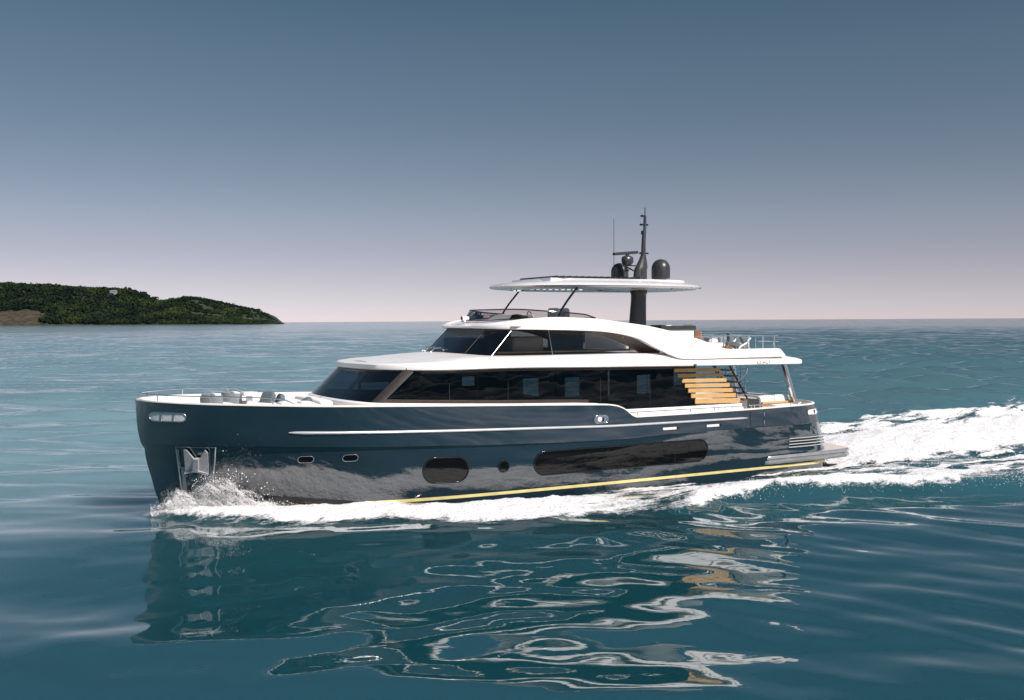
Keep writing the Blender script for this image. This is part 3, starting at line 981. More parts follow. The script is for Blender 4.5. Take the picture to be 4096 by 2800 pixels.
# ---------------------------------------------------------------- mast, domes, radar
def ell_loft(secs, n=20):
    """sections: (x, y, z, rx, ry)"""
    rows = [[(x + rx * math.cos(2 * math.pi * k / n), y + ry * math.sin(2 * math.pi * k / n), z) for k in range(n)] for x, y, z, rx, ry in secs]
    m = MB().grid(rows, closed_v=True)
    m.f.append(tuple(range(n)))
    m.f.append(tuple((len(secs) - 1) * n + k for k in range(n)))
    return m
ell_loft([(6.75, 0, 4.2, .36, .2), (6.75, 0, 5.1, .34, .19), (6.71, 0, 5.9, .30, .17), (6.70, 0, 6.14, .30, .17), (6.70, 0, 6.18, .33, .20), (6.70, 0, 6.27, .33, .2)]).build("mast_column", M['charcoal'], yacht, angle=50)
mast = empty("mast", (6.6, 0, 6.58), yacht)
ell_loft([(.05, 0, 0, .28, .16), (.02, 0, .42, .25, .15), (-.02, 0, .50, .24, .14), (-.07, 0, .72, .16, .10), (-.10, 0, .95, .085, .075), (-.11, 0, 1.4, .075, .065), (-.14, 0, 1.75, .07, .06), (-.16, 0, 1.80, .055, .05), (-.17, 0, 2.24, .05, .045)]).build("mast_pole", M['charcoal'], mast, angle=50)
for z, wd in ((.98, .2), (1.96, .18), (2.26, .14)):
    fit = MB()
    fit.box((-.15 + (.05 if z < 2.2 else .06), 0, z), (wd * 1.4, .06, .045))
    fit.cushion((-.15 + wd * .75, 0, z + .0), (.10, .10, .07), e=.6)
    if z < 2.2: fit.cushion((-.15 - wd * .6, 0, z), (.07, .07, .06), e=.6)
    fit.build("mast_light", M['black'], mast)
MB().tube([(-.06, 0, 1.62), (-.06, 0, 1.75)], .05, 10).build("mast_light", M['black'], mast)
fit = MB()
fit.tube([(-.17, 0, 2.24), (-.17, 0, 2.44)], .016, 6)
for a in (-.06, -.02, .03, .07):
    fit.tube([(-.17, 0, 2.42), (-.17 + a, a * .4, 2.56)], .004, 5)
fit.build("wind_sensor", M['black'], mast)
MB().box((-.0, .152, .26), (.18, .02, .3)).build("access_panel", M['charcoal'], mast, smooth=False)
for y in (1.2, -1.2):
    rd = empty("satellite_dome", (6.66, y, 6.60), yacht)
    MB().lathe([(.29, .03), (.305, .05), (.31, .09), (.31, .38), (.30, .44), (.275, .51), (.235, .575), (.18, .63), (.11, .665), (.05, .68), (.001, .683)], (0, 0, 0), 32).build("dome", M['charcoal'], rd, angle=60)
    MB().lathe([(.16, -.03), (.18, 0), (.2, .05)], (0, 0, 0), 20).build("pedestal", M['silver'], rd)
ra = empty("radar", (7.17, 0, 6.6), yacht)
MB().box((-.10, 0, .52), (.52, .10, .04)).build("bracket", M['charcoal'], ra, smooth=False)
br = MB().tube([(-.38, 0, .30), (.10, 0, .50)], .025, 8)
br.tube([(.06, .0, .50), (.06, 0, .30)], .03, 8)
br.build("brace", M['black'], ra)
MB().lathe([(.13, .54), (.19, .60), (.215, .68), (.20, .80), (.14, .84), (.07, .86), (.06, .91)], (0, 0, 0), 20, 1.05, .8).build("turntable", M['charcoal'], ra, angle=50)
scn = MB().cushion((0, 0, .945), (1.12, .13, .10), e=.25)
so_ = scn.build("scanner_bar", M['charcoal'], ra, angle=60)
so_.rotation_euler = (0, R(5), R(8))
MB().tube([(7.11, -.9, 6.55), (7.11, -.9, 8.81)], [.012, .007], 6).build("whip_antenna", M['black'], yacht)
hn = MB()
hn.tube([(6.88, -.35, 6.98), (7.02, -.35, 6.98)], [.03, .06], 10)
hn.tube([(6.88, -.35, 6.98), (6.88, -.2, 7.06)], .015, 6)
hn.build("horn", M['black'], yacht)

# ---------------------------------------------------------------- aft: louvred side screen, stair, struts, rails
slats = [(7.35, 5.45, 3.70, 3.68, .115), (7.21, 5.32, 3.53, 3.50, .115), (7.04, 5.20, 3.36, 3.33, .12), (6.92, 5.07, 3.20, 3.16, .125),
         (6.79, 4.94, 3.04, 2.99, .13), (6.67, 4.80, 2.87, 2.82, .14), (6.51, 4.61, 2.70, 2.65, .16)]
scr = empty("side_screen", (5.85, 2.61, 2.39), yacht)
for a, b, za, zb_, h in slats:
    L = a - b
    pit = math.atan2(za - zb_, L)
    ob = MB().box((0, 0, 0), (L, .05, h)).build("screen_slat", M['wood'], scr, smooth=False)
    ob.location = ((a + b) / 2 - 6, -.0, (za + zb_) / 2 - h / 2 - 2.4)
    ob.rotation_euler = (0, -pit, 0)
    bevel(ob, .006)
ps = MB()
for x in (7.0, 5.55):
    ps.tube([(x - 6 + .15, -.075, 1.38), (x - 6 - .75 + .15, -.075, -.0)], .02, 6)
ps.build("screen_bracket", M['black'], scr)
sta_ = empty("stair", (3.9, 1.5, 1.7), yacht)
for i, (x, z) in enumerate(((4.12, 3.53), (3.98, 3.33), (3.84, 3.12), (3.70, 2.91), (3.56, 2.72), (3.42, 2.5))):
    ob = MB().box((x + .12 - 3.9, 0, z - 1.7), (.30, .9, .045)).build("tread", M['wooddark'], sta_, smooth=False)
    bevel(ob, .006)
stg = MB()
for y in (-.40, .40):
    stg.tube([(4.3 - 3.9, y, 3.7 - 1.7), (3.35 - 3.9, y, 2.3 - 1.7)], .03, 8)
stg.build("stringer", M['black'], sta_)
hr = MB()
hr.tube([(3.84 - 3.9, .44, 1.98), (3.84 - 3.9, .44, 1.42)], .014, 6)
hr.tube([(3.63 - 3.9, .44, 1.75), (3.63 - 3.9, .44, .95)], .014, 6)
hr.tube(smooth_pts([(3.55 - 3.9, .44, 2.0), (3.56 - 3.9, .44, 1.80), (3.68 - 3.9, .44, 1.62), (3.98 - 3.9, .44, 1.44)], 5), .016, 6)
hr.tube([(4.49 - 3.9, .44, 1.94), (4.49 - 3.9, .44, .9)], .016, 6)
hr.build("stair_rail", M['chrome'], sta_)
for (t, b_, mt) in (((2.52, 2.62, 3.74), (1.98, 2.62, 2.30), 'chrome'), ((1.92, -.75, 3.80), (1.50, -.75, 1.62), 'chrome')):
    t = Vector(t)
    b_ = Vector(b_)
    m = MB()
    d = (t - b_)
    q = d.to_track_quat('Z', 'X').to_matrix()
    m.box((t + b_) / 2, (.12, .17, d.length), q)
    bevel(m.build("deck_strut", M[mt], yacht, smooth=False), .02, 3)

def run_rail(name, pts, posts, mids=(), r=.016, mat='chrome'):
    o = MB().tube(pts, r, 8).build(name, M[mat], yacht, angle=60)
    for m_ in mids:
        MB().tube(m_, r * .75, 6).build("mid_rail", M[mat], o)
    for p in posts:
        MB().tube([p[0], p[1]], r * .95, 6).build("rail_post", M[mat], o)
    return o
# side deck handrail, port and starboard
for sd in (1, -1):
    xs = np.linspace(9.32, 4.72, 16)
    off = .16
    yy = lambda x: sd * (hull_y(x, float(Z_SHEER(x))) - .08)
    run_rail("side_deck_rail", [(x, yy(x), 2.42) for x in xs], [((x, yy(x), 2.32), (x, yy(x), 2.42)) for x in (9.0, 7.95, 6.95, 5.98, 5.8, 5.55, 5.25, 4.75)])
    xs = np.linspace(4.5, 2.45, 9)
    run_rail("cockpit_rail", [(x, yy(x), 2.43 + .004 * (4.5 - x)) for x in xs] + [(2.3, yy(2.3) , 2.42), (2.2, yy(2.2), 2.36)],
             [((x, yy(x), 2.33), (x, yy(x), 2.43)) for x in (4.42, 4.28, 3.72, 3.56, 2.7)])
MB().tube([(1.95, 2.2, 2.47), (1.5, 1.6, 2.5), (1.15, .8, 2.5), (1.1, -.8, 2.5)], .02, 8).build("transom_rail", M['chrome'], yacht)
tb = MB()
tb.box((1.45, 0, 1.95), (.5, 4.2, .75))
tb.build("transom_locker", M['white'], yacht, smooth=False)
MB().tube([(1.75, 2.3, 2.33), (1.75, 2.3, 2.47), (1.95, 2.42, 2.47), (1.95, 2.42, 2.33)], .02, 8).build("mooring_bitt", M['chrome'], yacht)
# flybridge rail
pts = [(6.3, 2.45, 4.73), (5.6, 2.46, 4.73), (2.72, 2.46, 4.70), (2.45, 2.3, 4.70), (2.4, 2.0, 4.70), (2.4, -2.0, 4.70), (2.45, -2.3, 4.7), (2.72, -2.46, 4.70), (5.6, -2.46, 4.73), (6.3, -2.45, 4.73)]
mids = [[(5.4, 2.46, 4.50), (2.72, 2.46, 4.50), (2.45, 2.3, 4.5), (2.4, 2.0, 4.5), (2.4, -2.0, 4.5), (2.45, -2.3, 4.5), (2.72, -2.46, 4.5), (5.4, -2.46, 4.5)]]
posts = []
for sd in (1, -1):
    posts += [((x, sd * 2.46, 4.27 if x < 5.2 else 4.5), (x, sd * 2.46, 4.71)) for x in (5.55, 5.04, 4.48, 3.92, 3.3, 2.78)]
posts += [((2.4, y, 4.15), (2.4, y, 4.70)) for y in (2.0, 1.1, .2, -.8, -1.6)]
run_rail("flybridge_rail", pts, posts, mids, .014)

# ================================================================ LOOSE THINGS ON BOARD (top-level)
def onboard(name, label, cat, loc, rz=0, group=None):
    x, y = to_world(loc[0], loc[1])
    o = empty(name, (x, y, loc[2]))
    o.rotation_euler = (0, 0, BH + R(rz))
    return tag(o, label, cat, group)
def single(mb, name, mat, label, cat, loc, rz=0, group=None, smooth=True):
    x, y = to_world(loc[0], loc[1])
    o = mb.build(name, mat, None, smooth=smooth, angle=50)
    o.location = (x, y, loc[2])
    o.rotation_euler = (0, 0, BH + R(rz))
    return tag(o, label, cat, group)

# foredeck lounge
s1 = onboard("foredeck_sofa", "curved grey-backed sofa on the foredeck, nearest the bow", "sofa", (21.0, -.1, 2.52), 0, "foredeck sofas")
s2 = onboard("foredeck_sofa", "grey-backed foredeck sofa between the bow sofa and the white table", "sofa", (20.35, -.55, 2.52), 0, "foredeck sofas")
for s_, L in ((s1, 1.0), (s2, .8)):
    rows = []
    for k in range(17):
        a = math.pi * (k / 16)
        x, y = .30 * math.sin(a), L * .55 * math.cos(a)
        n = Vector((math.sin(a), math.cos(a), 0))
        rows.append([(x, y, .1), (x + n.x * .13, y + n.y * .13, .12), (x + n.x * .16, y + n.y * .16, .62), (x + n.x * .10, y + n.y * .10, .74), (x + n.x * .0, y + n.y * .0, .72), (x - n.x * .02, y - n.y * .02, .3)])
    MB().grid(rows).build("backrest", M['greyfab'], s_, angle=60)
    MB().cushion((-.05, 0, .28), (.75, L, .42), e=.3).build("seat", M['whitefab'], s_, angle=60)
    MB().cushion((.08, .12, .6), (.22, .62 * L, .34), rotm('Y', -12), e=.45).build("seat_cushion", M['whitefab'], s_, angle=60)
tb = onboard("foredeck_table", "white pedestal table between the foredeck sofa and the slate pillows", "table", (20.15, .05, 2.45))
MB().lathe([(.2, 0), (.2, .04), (.09, .06), (.09, .72)], (0, 0, 0), 18).build("pedestal", M['white'], tb, angle=50)
MB().cushion((0, 0, .79), (.42, .50, .12), e=.3).build("table_top", M['white'], tb, angle=60)
pd = onboard("sun_pad", "white upholstered sun pad in front of the saloon windscreen", "sun pad", (19.3, 0, 2.40))
MB().cushion((-.1, 0, .36), (1.7, 3.0, .44), e=.22).build("mattress", M['whitefab'], pd, angle=60)
MB().cushion((-.95, .2, .50), (.42, 2.6, .34), e=.35).build("headrest", M['whitefab'], pd, angle=60)
for nm, lab, loc, d, rot, mat in (
    ("pillow", "tall slate grey pillow leaning forward on the sun pad, nearer the white table", (19.66, .15, 2.98), (.16, .52, .48), (rotm('Z', 25) @ rotm('Y', -22)), 'slatefab'),
    ("pillow", "wide slate grey pillow leaning on the sun pad, behind the white round cushion", (19.36, .30, 2.93), (.17, .62, .44), (rotm('Z', -6) @ rotm('Y', -20)), 'slatefab'),
    ("pillow", "white round cushion lying in front of the wide slate pillow", (19.35, .98, 2.86), (.45, .60, .24), rotm('Y', 4), 'whitefab'),
    ("pillow", "white cushion lying between the slate pillows and the saloon windscreen", (18.80, .95, 2.84), (.40, .55, .24), rotm('Y', -4), 'whitefab'),
    ("pillow", "small slate grey pillow slumped at the foot of the saloon windscreen", (18.72, .62, 2.90), (.40, .40, .17), rotm('Y', 28), 'slatefab'),
    ("pillow", "flat grey cushion lying on the sun pad by the near gunwale", (19.75, 1.55, 2.80), (.8, .45, .14), rotm('Y', 0), 'greyfab')):
    single(MB().cushion((0, 0, 0), d, rot, e=.55), nm, M[mat], lab, "pillow", (loc[0], loc[1], loc[2] + .08), 0, "foredeck pillows")

# cockpit sofa
cs = onboard("cockpit_sofa", "teak-slatted sofa with two white back cushions on the aft cockpit deck", "sofa", (2.75, 2.2, 1.65))
for z, (a, b), h in ((.80, (.62, -.80), .095), (.67, (.64, -.78), .085), (.52, (.66, -.74), .085)):
    bevel(MB().box(((a + b) / 2, .28, z - h / 2), (a - b, .06, h)).build("back_slat", M['wood'], cs, smooth=False), .008)
bevel(MB().box((.72, 0, .5), (.08, .62, .8)).build("arm", M['greyfab'], cs, smooth=False), .02)
MB().cushion((0, -.05, .35), (1.4, .75, .3), e=.25).build("seat", M['whitefab'], cs, angle=60)
MB().cushion((.32, .12, .82), (.66, .22, .36), e=.4).build("back_cushion", M['whitefab'], cs, angle=60)
MB().cushion((-.36, .12, .82), (.68, .22, .38), e=.4).build("back_cushion", M['whitefab'], cs, angle=60)
cf = MB().cushion((0, 0, 0), (.95, .4, .22), e=.35)
single(cf, "bolster", M['whitefab'], "long white bolster lying along the cockpit gunwale below the teak slats", "cushion", (2.65, 2.78, 2.26))
ct = onboard("cockpit_table", "low white table in the cockpit beside the stair", "table", (3.6, .9, 1.65))
MB().lathe([(.22, 0), (.05, .03), (.05, .62)], (0, 0, 0), 16).build("pedestal", M['chrome'], ct)
MB().cushion((0, 0, .66), (.8, .9, .07), e=.2).build("table_top", M['white'], ct)

# flybridge furniture
bar = onboard("bar_counter", "dark stone topped bar counter on the flybridge behind the mast column", "bar", (5.4, 0, 4.2))
MB().box((0, 0, .35), (1.4, 1.0, .70)).build("cabinet", M['white'], bar, smooth=False)
bevel(MB().box((0, 0, .775), (1.52, 1.1, .15)).build("counter_top", M['granite'], bar, smooth=False), .01)
hb_ = MB()
for i in range(60):
    a = rng.random(3)
    hb_.tube([(-.72, -.3 + .5 * a[0], .80 - .05 * a[2]), (-.78 - .12 * a[2], -.35 + .6 * a[1], .72 + .22 * a[2])], [.012, .004], 4)
hb_.build("herb_planter", M['leafgrey'], bar)
single(MB().box((0, 0, 0), (.26, .3, .025)), "tray", M['white'], "small white tray lying on the dark stone bar counter", "tray", (5.55, 0, 5.066), 0, None, False)
bevel(single(MB().box((0, 0, 0), (.30, .3, .03)), "hob_cover", M['charcoal'], "small black cover lying on the stone bar counter ahead of the white tray", "cover", (5.95, 0, 5.068), 0, None, False), .008)
for (x, y, z, lab) in ((4.30, .05, 4.2, "dark teak slatted bar chair standing clear of the stone bar"), (4.86, .10, 4.2, "dark teak slatted bar chair tucked under the end of the stone bar")):
    ch = onboard("bar_chair", lab, "chair", (x, y, z), 0, "teak bar chairs")
    top = .66 if x < 4.5 else .62
    bk = MB().box((.0, 0, top - .17), (.26, .36, .34))
    bevel(bk.build("backrest", M['wooddark'], ch, smooth=False), .01)
    for k in range(4):
        MB().box((-.15, 0, top - .29 + .075 * k), (.03, .34, .035)).build("back_slat", M['wood'], ch, smooth=False)
    MB().box((-.2, 0, .28), (.42, .36, .05)).build("seat", M['wooddark'], ch, smooth=False)
    for a in (.08, -.36):
        for b in (.15, -.15):
            MB().tube([(a, b, .27), (a, b, 0)], .018, 6).build("leg", M['wooddark'], ch)
ls = onboard("flybridge_sofa", "low white sofa along the far side of the flybridge rail, with slate back", "sofa", (3.7, -.2, 4.2))
MB().cushion((0, 0, .12), (.95, 1.2, .24), e=.25).build("seat", M['whitefab'], ls, angle=60)
MB().cushion((.15, -.5, .28), (1.1, .16, .36), e=.3).build("backrest", M['slatefab'], ls, angle=60)
single(MB().cushion((0, 0, 0), (.40, .16, .34), rotm('X', 12), e=.55), "pillow", M['whitefab'], "square white pillow with peaked corners, propped on the flybridge sofa", "pillow", (3.5, .1, 4.40), 8)
lc = onboard("deck_lounger", "reclined lounge chair with white frame and grey sling on the flybridge", "lounge chair", (2.75, .55, 4.2), 20)
MB().cushion((.05, 0, .13), (.62, .5, .10), rotm('Y', -20), e=.3).build("seat", M['greyfab'], lc, angle=60)
MB().cushion((-.32, 0, .22), (.12, .5, .42), rotm('Y', -35), e=.3).build("backrest", M['greyfab'], lc, angle=60)
fr = MB()
for y in (-.27, .27):
    fr.tube([(.42, y, 0), (.30, y, .10), (-.1, y, .20), (-.42, y, .38)], .03, 8)
    fr.tube([(-.25, y, .26), (-.35, y, 0)], .025, 8)
fr.build("frame", M['white'], lc)
bx = single(MB().box((0, 0, 0), (.28, .28, .10)), "side_table", M['wooddark'], "small dark teak block table beside the lounge chair", "side table", (3.55, .9, 4.26), 0, None, False)
sb = onboard("sun_bed", "large pale sun bed with rolled headrest at the aft end of the flybridge", "sun bed", (3.0, -1.3, 4.15))
MB().cushion((-.7, 0, .14), (1.5, 1.7, .26), e=.25).build("mattress", M['whitefab'], sb, angle=60)
MB().cushion((-.75, .2, .36), (1.2, .5, .22), e=.5).build("headrest", M['greyfab'], sb, angle=60)
bevel(MB().box((.22, .3, .12), (.10, .8, .24)).build("end_board", M['wood'], sb, smooth=False), .01)
pt = single(MB().box((0, 0, 0), (.16, .16, .62)), "speaker_column", M['slatefab'], "slim slate grey column standing behind the flybridge rail", "column", (2.35, -.35, 4.44), 0, None, False)

# ================================================================ SEA
XO = pchip([-32, -15, -6, -1.4, -.2, 1.6, 2.8, 4.5, 6.3, 8.3, 9.6, 10.5, 12, 14.3, 15.8, 16.8, 19, 20.3, 21.2, 22, 22.4, 22.75],
           [15.5, 11.4, 9.3, 8.5, 8.0, 7.7, 6.9, 6.3, 6.1, 6.1, 6.6, 6.75, 6.3, 5.8, 5.1, 4.35, 3.75, 3.05, 2.45, 1.85, 1.1, 0.15])
def wake_h(bx, by):
    """height of the boat's own waves, bow wave, diverging crest and stern mound"""
    a = np.abs(by)
    yo = XO(bx)
    # wander the crest a little
    wob = (fbm(bx * .35 + 9, by * 0 + 3, 3) - .5) * .5
    # bow wave sheet along the hull
    hb_ = pchip([6, 9, 12, 16, 19, 20.6, 21.6, 22.6, 23], [0, .05, .12, .24, .26, .30, .30, .12, 0])(bx)
    yc = np.where(bx > 9, yo * .80 - .15, yo)
    g = np.exp(-((a - yc * .82) / (.35 + .16 * yo)) ** 2)
    h = hb_ * np.where(bx > 6, g, 0)
    # diverging crest: steep outer face, long back
    amp = pchip([-34, -24, -12, -3, 1, 4.5, 7, 9.5, 11], [.0, .08, .20, .32, .42, .42, .36, .15, 0])(bx)
    d = a - yo + .35 - wob * .6
    prof = np.where(d > 0, np.exp(-(d / .55) ** 2), np.exp(-(d / 1.5) ** 2))
    trough = -.35 * np.exp(-((d - 1.7) / 1.0) ** 2)
    h = h + amp * (prof + trough)
    # stern mound
    m = pchip([-60, -35, -18, -9, -5, -2, -.5, .5], [.02, .06, .18, .50, .42, .12, -.1, -.1])(bx)
    wdt = 2.4 + .10 * np.clip(-bx, 0, 40)
    h = h + np.where(bx < .5, m * np.exp(-(a / wdt) ** 2 * .9), 0)
    return h

def foam_d(bx, by):
    """how much foam lies on the water, 0..1"""
    a = np.abs(by)
    yo = XO(bx)
    wob = (fbm(bx * .8, by * .8, 4) - .5)
    streak = fbm(bx * .55 + 5, by * 2.6, 4)
    streak2 = fbm(bx * .25 + 50, by * 1.5 + 9, 4)
    # bow sheet
    front = sstep(7.5, 10.5, bx)
    e = a - yo - wob * .9
    sheet = sstep(.40, -.75 - .6 * sstep(16, 12, bx), e) * front
    sheet = sheet * (.62 + .45 * sstep(9, 14, bx)) * (.80 + .5 * fbm(bx * 1.6, by * 1.9 + 4, 4))
    # a clear gap beside the hull amidships
    gap = sstep(17.5, 15.5, bx) * sstep(9.5, 11.5, bx)
    sheet = sheet * (1 - gap * sstep(3.55, 3.05, a + wob * .5))
    thin = (sstep(.9, .0, e) * .42 * sstep(13, 19, bx))
    # breaking crest
    live = sstep(-1.6, .9, bx) * sstep(11.5, 8.5, bx)
    d = a - yo + .35 - wob * .6
    crest = np.exp(-(np.where(d > 0, d / .40, d / .65)) ** 2) * live * (.85 + .5 * fbm(bx * 2.2, by * 2.2, 4))
    # patchy water between hull and crest
    inside = sstep(.1, -.5, d)
    patch = np.where((by < 0) & (bx < 0), sstep(.3, -.9, a - .86 * yo), inside) * sstep(11.5, 9, bx) * (.10 + .75 * sstep(.42, .62, streak)) * sstep(-60, -8, bx)
    near = inside * sstep(11.5, 9, bx) * sstep(4, 9, bx) * .62
    # turbulent wash
    half = 2.7 + .10 * np.clip(-bx, 0, 60)
    w_ = sstep(.7, -.5, a - half - wob * 2.2) * sstep(.6, -.1, bx)
    wash = w_ * (.66 + .72 * fbm(bx * .5 + 2, by * 1.5, 4)) * (1.1 - .5 * sstep(-9, -32, bx) * sstep(.60, .40, streak2))
    far = (by < 0) * sstep(.4, -1.6, a - .80 * yo - wob * 1.6) * sstep(3, -2, bx) * (.35 + .75 * sstep(.38, .58, streak2))
    f = np.maximum.reduce([sheet, thin, crest, patch, near, wash, far])
    return np.clip(f, 0, 1.15) * sstep(-58, -40, bx)

# open-sea waves: a few dozen long-crested components
_w = np.random.default_rng(21)
WAVES = []
for i in range(48):                # long-crested low swell and ripples rolling towards the viewer
    L = .8 * (16 / .8) ** (i / 47)
    th = R(-93 + _w.normal(0, 13 if L < 6 else 20))
    slope = .0088 * (1.0 if L > 2.0 else (L / 2.0) ** 1.7) * (1.45 if 2.0 < L < 6.5 else 1)
    WAVES.append((L, th, slope * L / (2 * math.pi), _w.random() * 6.283, 0))
for i in range(24):                # confused ripples in the lee of the hull
    L = 1.0 * (5 / 1.0) ** (i / 23)
    th = R(-90 + _w.uniform(-80, 80))
    slope = .0085
    WAVES.append((L, th, slope * L / (2 * math.pi), _w.random() * 6.283, 2))
for i in range(26):                # a second train crossing on the right
    L = .7 * (5 / .7) ** (i / 25)
    th = R(-128 + _w.normal(0, 11))
    slope = .0175 * (1.0 if L > 1.2 else (L / 1.2) ** .6)
    WAVES.append((L, th, slope * L / (2 * math.pi), _w.random() * 6.283, 1))
def sea_h(X, Y, cell):
    ruf = .62 + .95 * fbm(X * .022 + 3, Y * .03 + 8, 3)
    ruf = ruf * (.85 + .9 * sstep(-6, 30, X) * sstep(24, 50, Y))
    RR = np.hypot(X, Y)
    ruf = ruf * (1 + 1.0 * sstep(28, 60, RR) - .5 * sstep(90, 200, RR)) * (1 + .5 * sstep(0, 20, X) * sstep(40, 60, RR)) * (1 + 1.6 * sstep(10, -4, Y))
    ruf = ruf * (1 + .9 * sstep(22, 40, RR) * sstep(8, -12, X))
    cross = sstep(-1, 9, X + .15 * (Y - 20))
    lee = sstep(36, 26, RR) * sstep(-13, -7, X)
    h = np.zeros_like(X)
    for L, th, a, ph, fam in WAVES:
        k = 2 * math.pi / L
        fade = sstep(2.2, 5., L / cell)
        if not np.any(fade > 0): continue
        ph_ = k * (X * math.cos(th) + Y * math.sin(th)) + ph
        h += a * fade * (1., cross, lee)[fam] * (np.sin(ph_) + .12 * np.cos(2 * ph_))
    return h * ruf

def np_mesh(name, P, quads, mat, attrs=None):
    me = bpy.data.meshes.new(name)
    me.vertices.add(len(P))
    me.vertices.foreach_set('co', np.ascontiguousarray(P, np.float32).ravel())
    nq = len(quads)
    me.loops.add(nq * 4)
    me.loops.foreach_set('vertex_index', np.ascontiguousarray(quads, np.int32).ravel())
    me.polygons.add(nq)
    me.polygons.foreach_set('loop_start', np.arange(0, nq * 4, 4, dtype=np.int32))
    me.polygons.foreach_set('loop_total', np.full(nq, 4, np.int32))
    me.update(calc_edges=True)
    me.polygons.foreach_set('use_smooth', np.ones(nq, bool))
    me.materials.append(mat)
    for k, v in (attrs or {}).items():
        at = me.attributes.new(k, 'FLOAT', 'POINT')
        at.data.foreach_set('value', np.ascontiguousarray(v, np.float32).ravel())
    me.update()
    o = bpy.data.objects.new(name, me)
    return link(o)
def quads_of(nu, nv, keep=None):
    i = np.arange(nu * nv).reshape(nu, nv)
    q = np.stack([i[:-1, :-1], i[1:, :-1], i[1:, 1:], i[:-1, 1:]], -1).reshape(-1, 4)
    return q if keep is None else q[keep]

# sea material
m, t, p = new_mat("sea_water")
M['sea'] = m
p.inputs['IOR'].default_value = 2.0
p.subsurface_method = 'BURLEY'
p.inputs['Subsurface Weight'].default_value = 1.0
p.inputs['Subsurface Radius'].default_value = (1, 1, 1)
p.inputs['Subsurface Scale'].default_value = 5.0
at = t.nodes.new("ShaderNodeAttribute")
at.attribute_name = "aerated"
ar = t.nodes.new("ShaderNodeValToRGB")
ar.color_ramp.elements[0].color = (.0045, .050, .064, 1)
ar.color_ramp.elements[1].color = (.012, .092, .108, 1)
t.links.new(at.outputs['Fac'], ar.inputs[0])
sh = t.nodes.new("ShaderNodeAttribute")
sh.attribute_name = "sky_sheen"
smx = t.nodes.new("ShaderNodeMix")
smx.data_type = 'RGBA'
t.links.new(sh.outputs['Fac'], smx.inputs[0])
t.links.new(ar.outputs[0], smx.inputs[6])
smx.inputs[7].default_value = (.175, .285, .315, 1)  # pale base colour, paints bright sky reflection into left and distant water
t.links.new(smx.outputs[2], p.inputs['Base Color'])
ruff = t.nodes.new("ShaderNodeAttribute")
ruff.attribute_name = "ruffle"
mr = t.nodes.new("ShaderNodeMapRange")
mr.inputs['To Min'].default_value = .012
mr.inputs['To Max'].default_value = .10
t.links.new(ruff.outputs['Fac'], mr.inputs[0])
t.links.new(mr.outputs[0], p.inputs['Roughness'])
geo = t.nodes.new("ShaderNodeNewGeometry")
mp = t.nodes.new("ShaderNodeMapping")
mp.inputs['Rotation'].default_value = (0, 0, R(6))
mp.inputs['Scale'].default_value = (.35, 1.0, 1.0)
t.links.new(geo.outputs['Position'], mp.inputs[0])
n1 = t.nodes.new("ShaderNodeTexNoise")
n1.inputs['Scale'].default_value = 3.2
n1.inputs['Detail'].default_value = 3
n1.inputs['Distortion'].default_value = .4
t.links.new(mp.outputs[0], n1.inputs['Vector'])
n2 = t.nodes.new("ShaderNodeTexNoise")
n2.inputs['Scale'].default_value = .42
n2.inputs['Detail'].default_value = 5
t.links.new(mp.outputs[0], n2.inputs['Vector'])
b1 = t.nodes.new("ShaderNodeBump")
b1.inputs['Distance'].default_value = .022
mr1 = t.nodes.new("ShaderNodeMapRange")
mr1.inputs['To Min'].default_value = .06
mr1.inputs['To Max'].default_value = .9
t.links.new(ruff.outputs['Fac'], mr1.inputs[0])
t.links.new(mr1.outputs[0], b1.inputs['Strength'])
t.links.new(n1.outputs['Fac'], b1.inputs['Height'])
b2 = t.nodes.new("ShaderNodeBump")
b2.inputs['Distance'].default_value = .55
mr2 = t.nodes.new("ShaderNodeMapRange")
mr2.inputs['To Min'].default_value = .0
mr2.inputs['To Max'].default_value = 1.1
t.links.new(ruff.outputs['Fac'], mr2.inputs[0])
n4 = t.nodes.new("ShaderNodeTexNoise")          # gust patches and slicks, long across the wind
n4.inputs['Scale'].default_value = .055
n4.inputs['Detail'].default_value = 6
n4.inputs['Roughness'].default_value = .7
mp4 = t.nodes.new("ShaderNodeMapping")
mp4.inputs['Scale'].default_value = (.22, 1.0, 1.0)
t.links.new(geo.outputs['Position'], mp4.inputs[0])
t.links.new(mp4.outputs[0], n4.inputs['Vector'])
g4 = t.nodes.new("ShaderNodeMapRange")
g4.inputs['From Min'].default_value = .36
g4.inputs['From Max'].default_value = .64
g4.inputs['To Min'].default_value = .15
g4.inputs['To Max'].default_value = 1.6
t.links.new(n4.outputs['Fac'], g4.inputs[0])
m4 = t.nodes.new("ShaderNodeMath")
m4.operation = 'MULTIPLY'
t.links.new(mr2.outputs[0], m4.inputs[0])
t.links.new(g4.outputs[0], m4.inputs[1])
t.links.new(m4.outputs[0], b2.inputs['Strength'])
t.links.new(n2.outputs['Fac'], b2.inputs['Height'])
t.links.new(b1.outputs[0], b2.inputs['Normal'])
t.links.new(b2.outputs[0], p.inputs['Normal'])

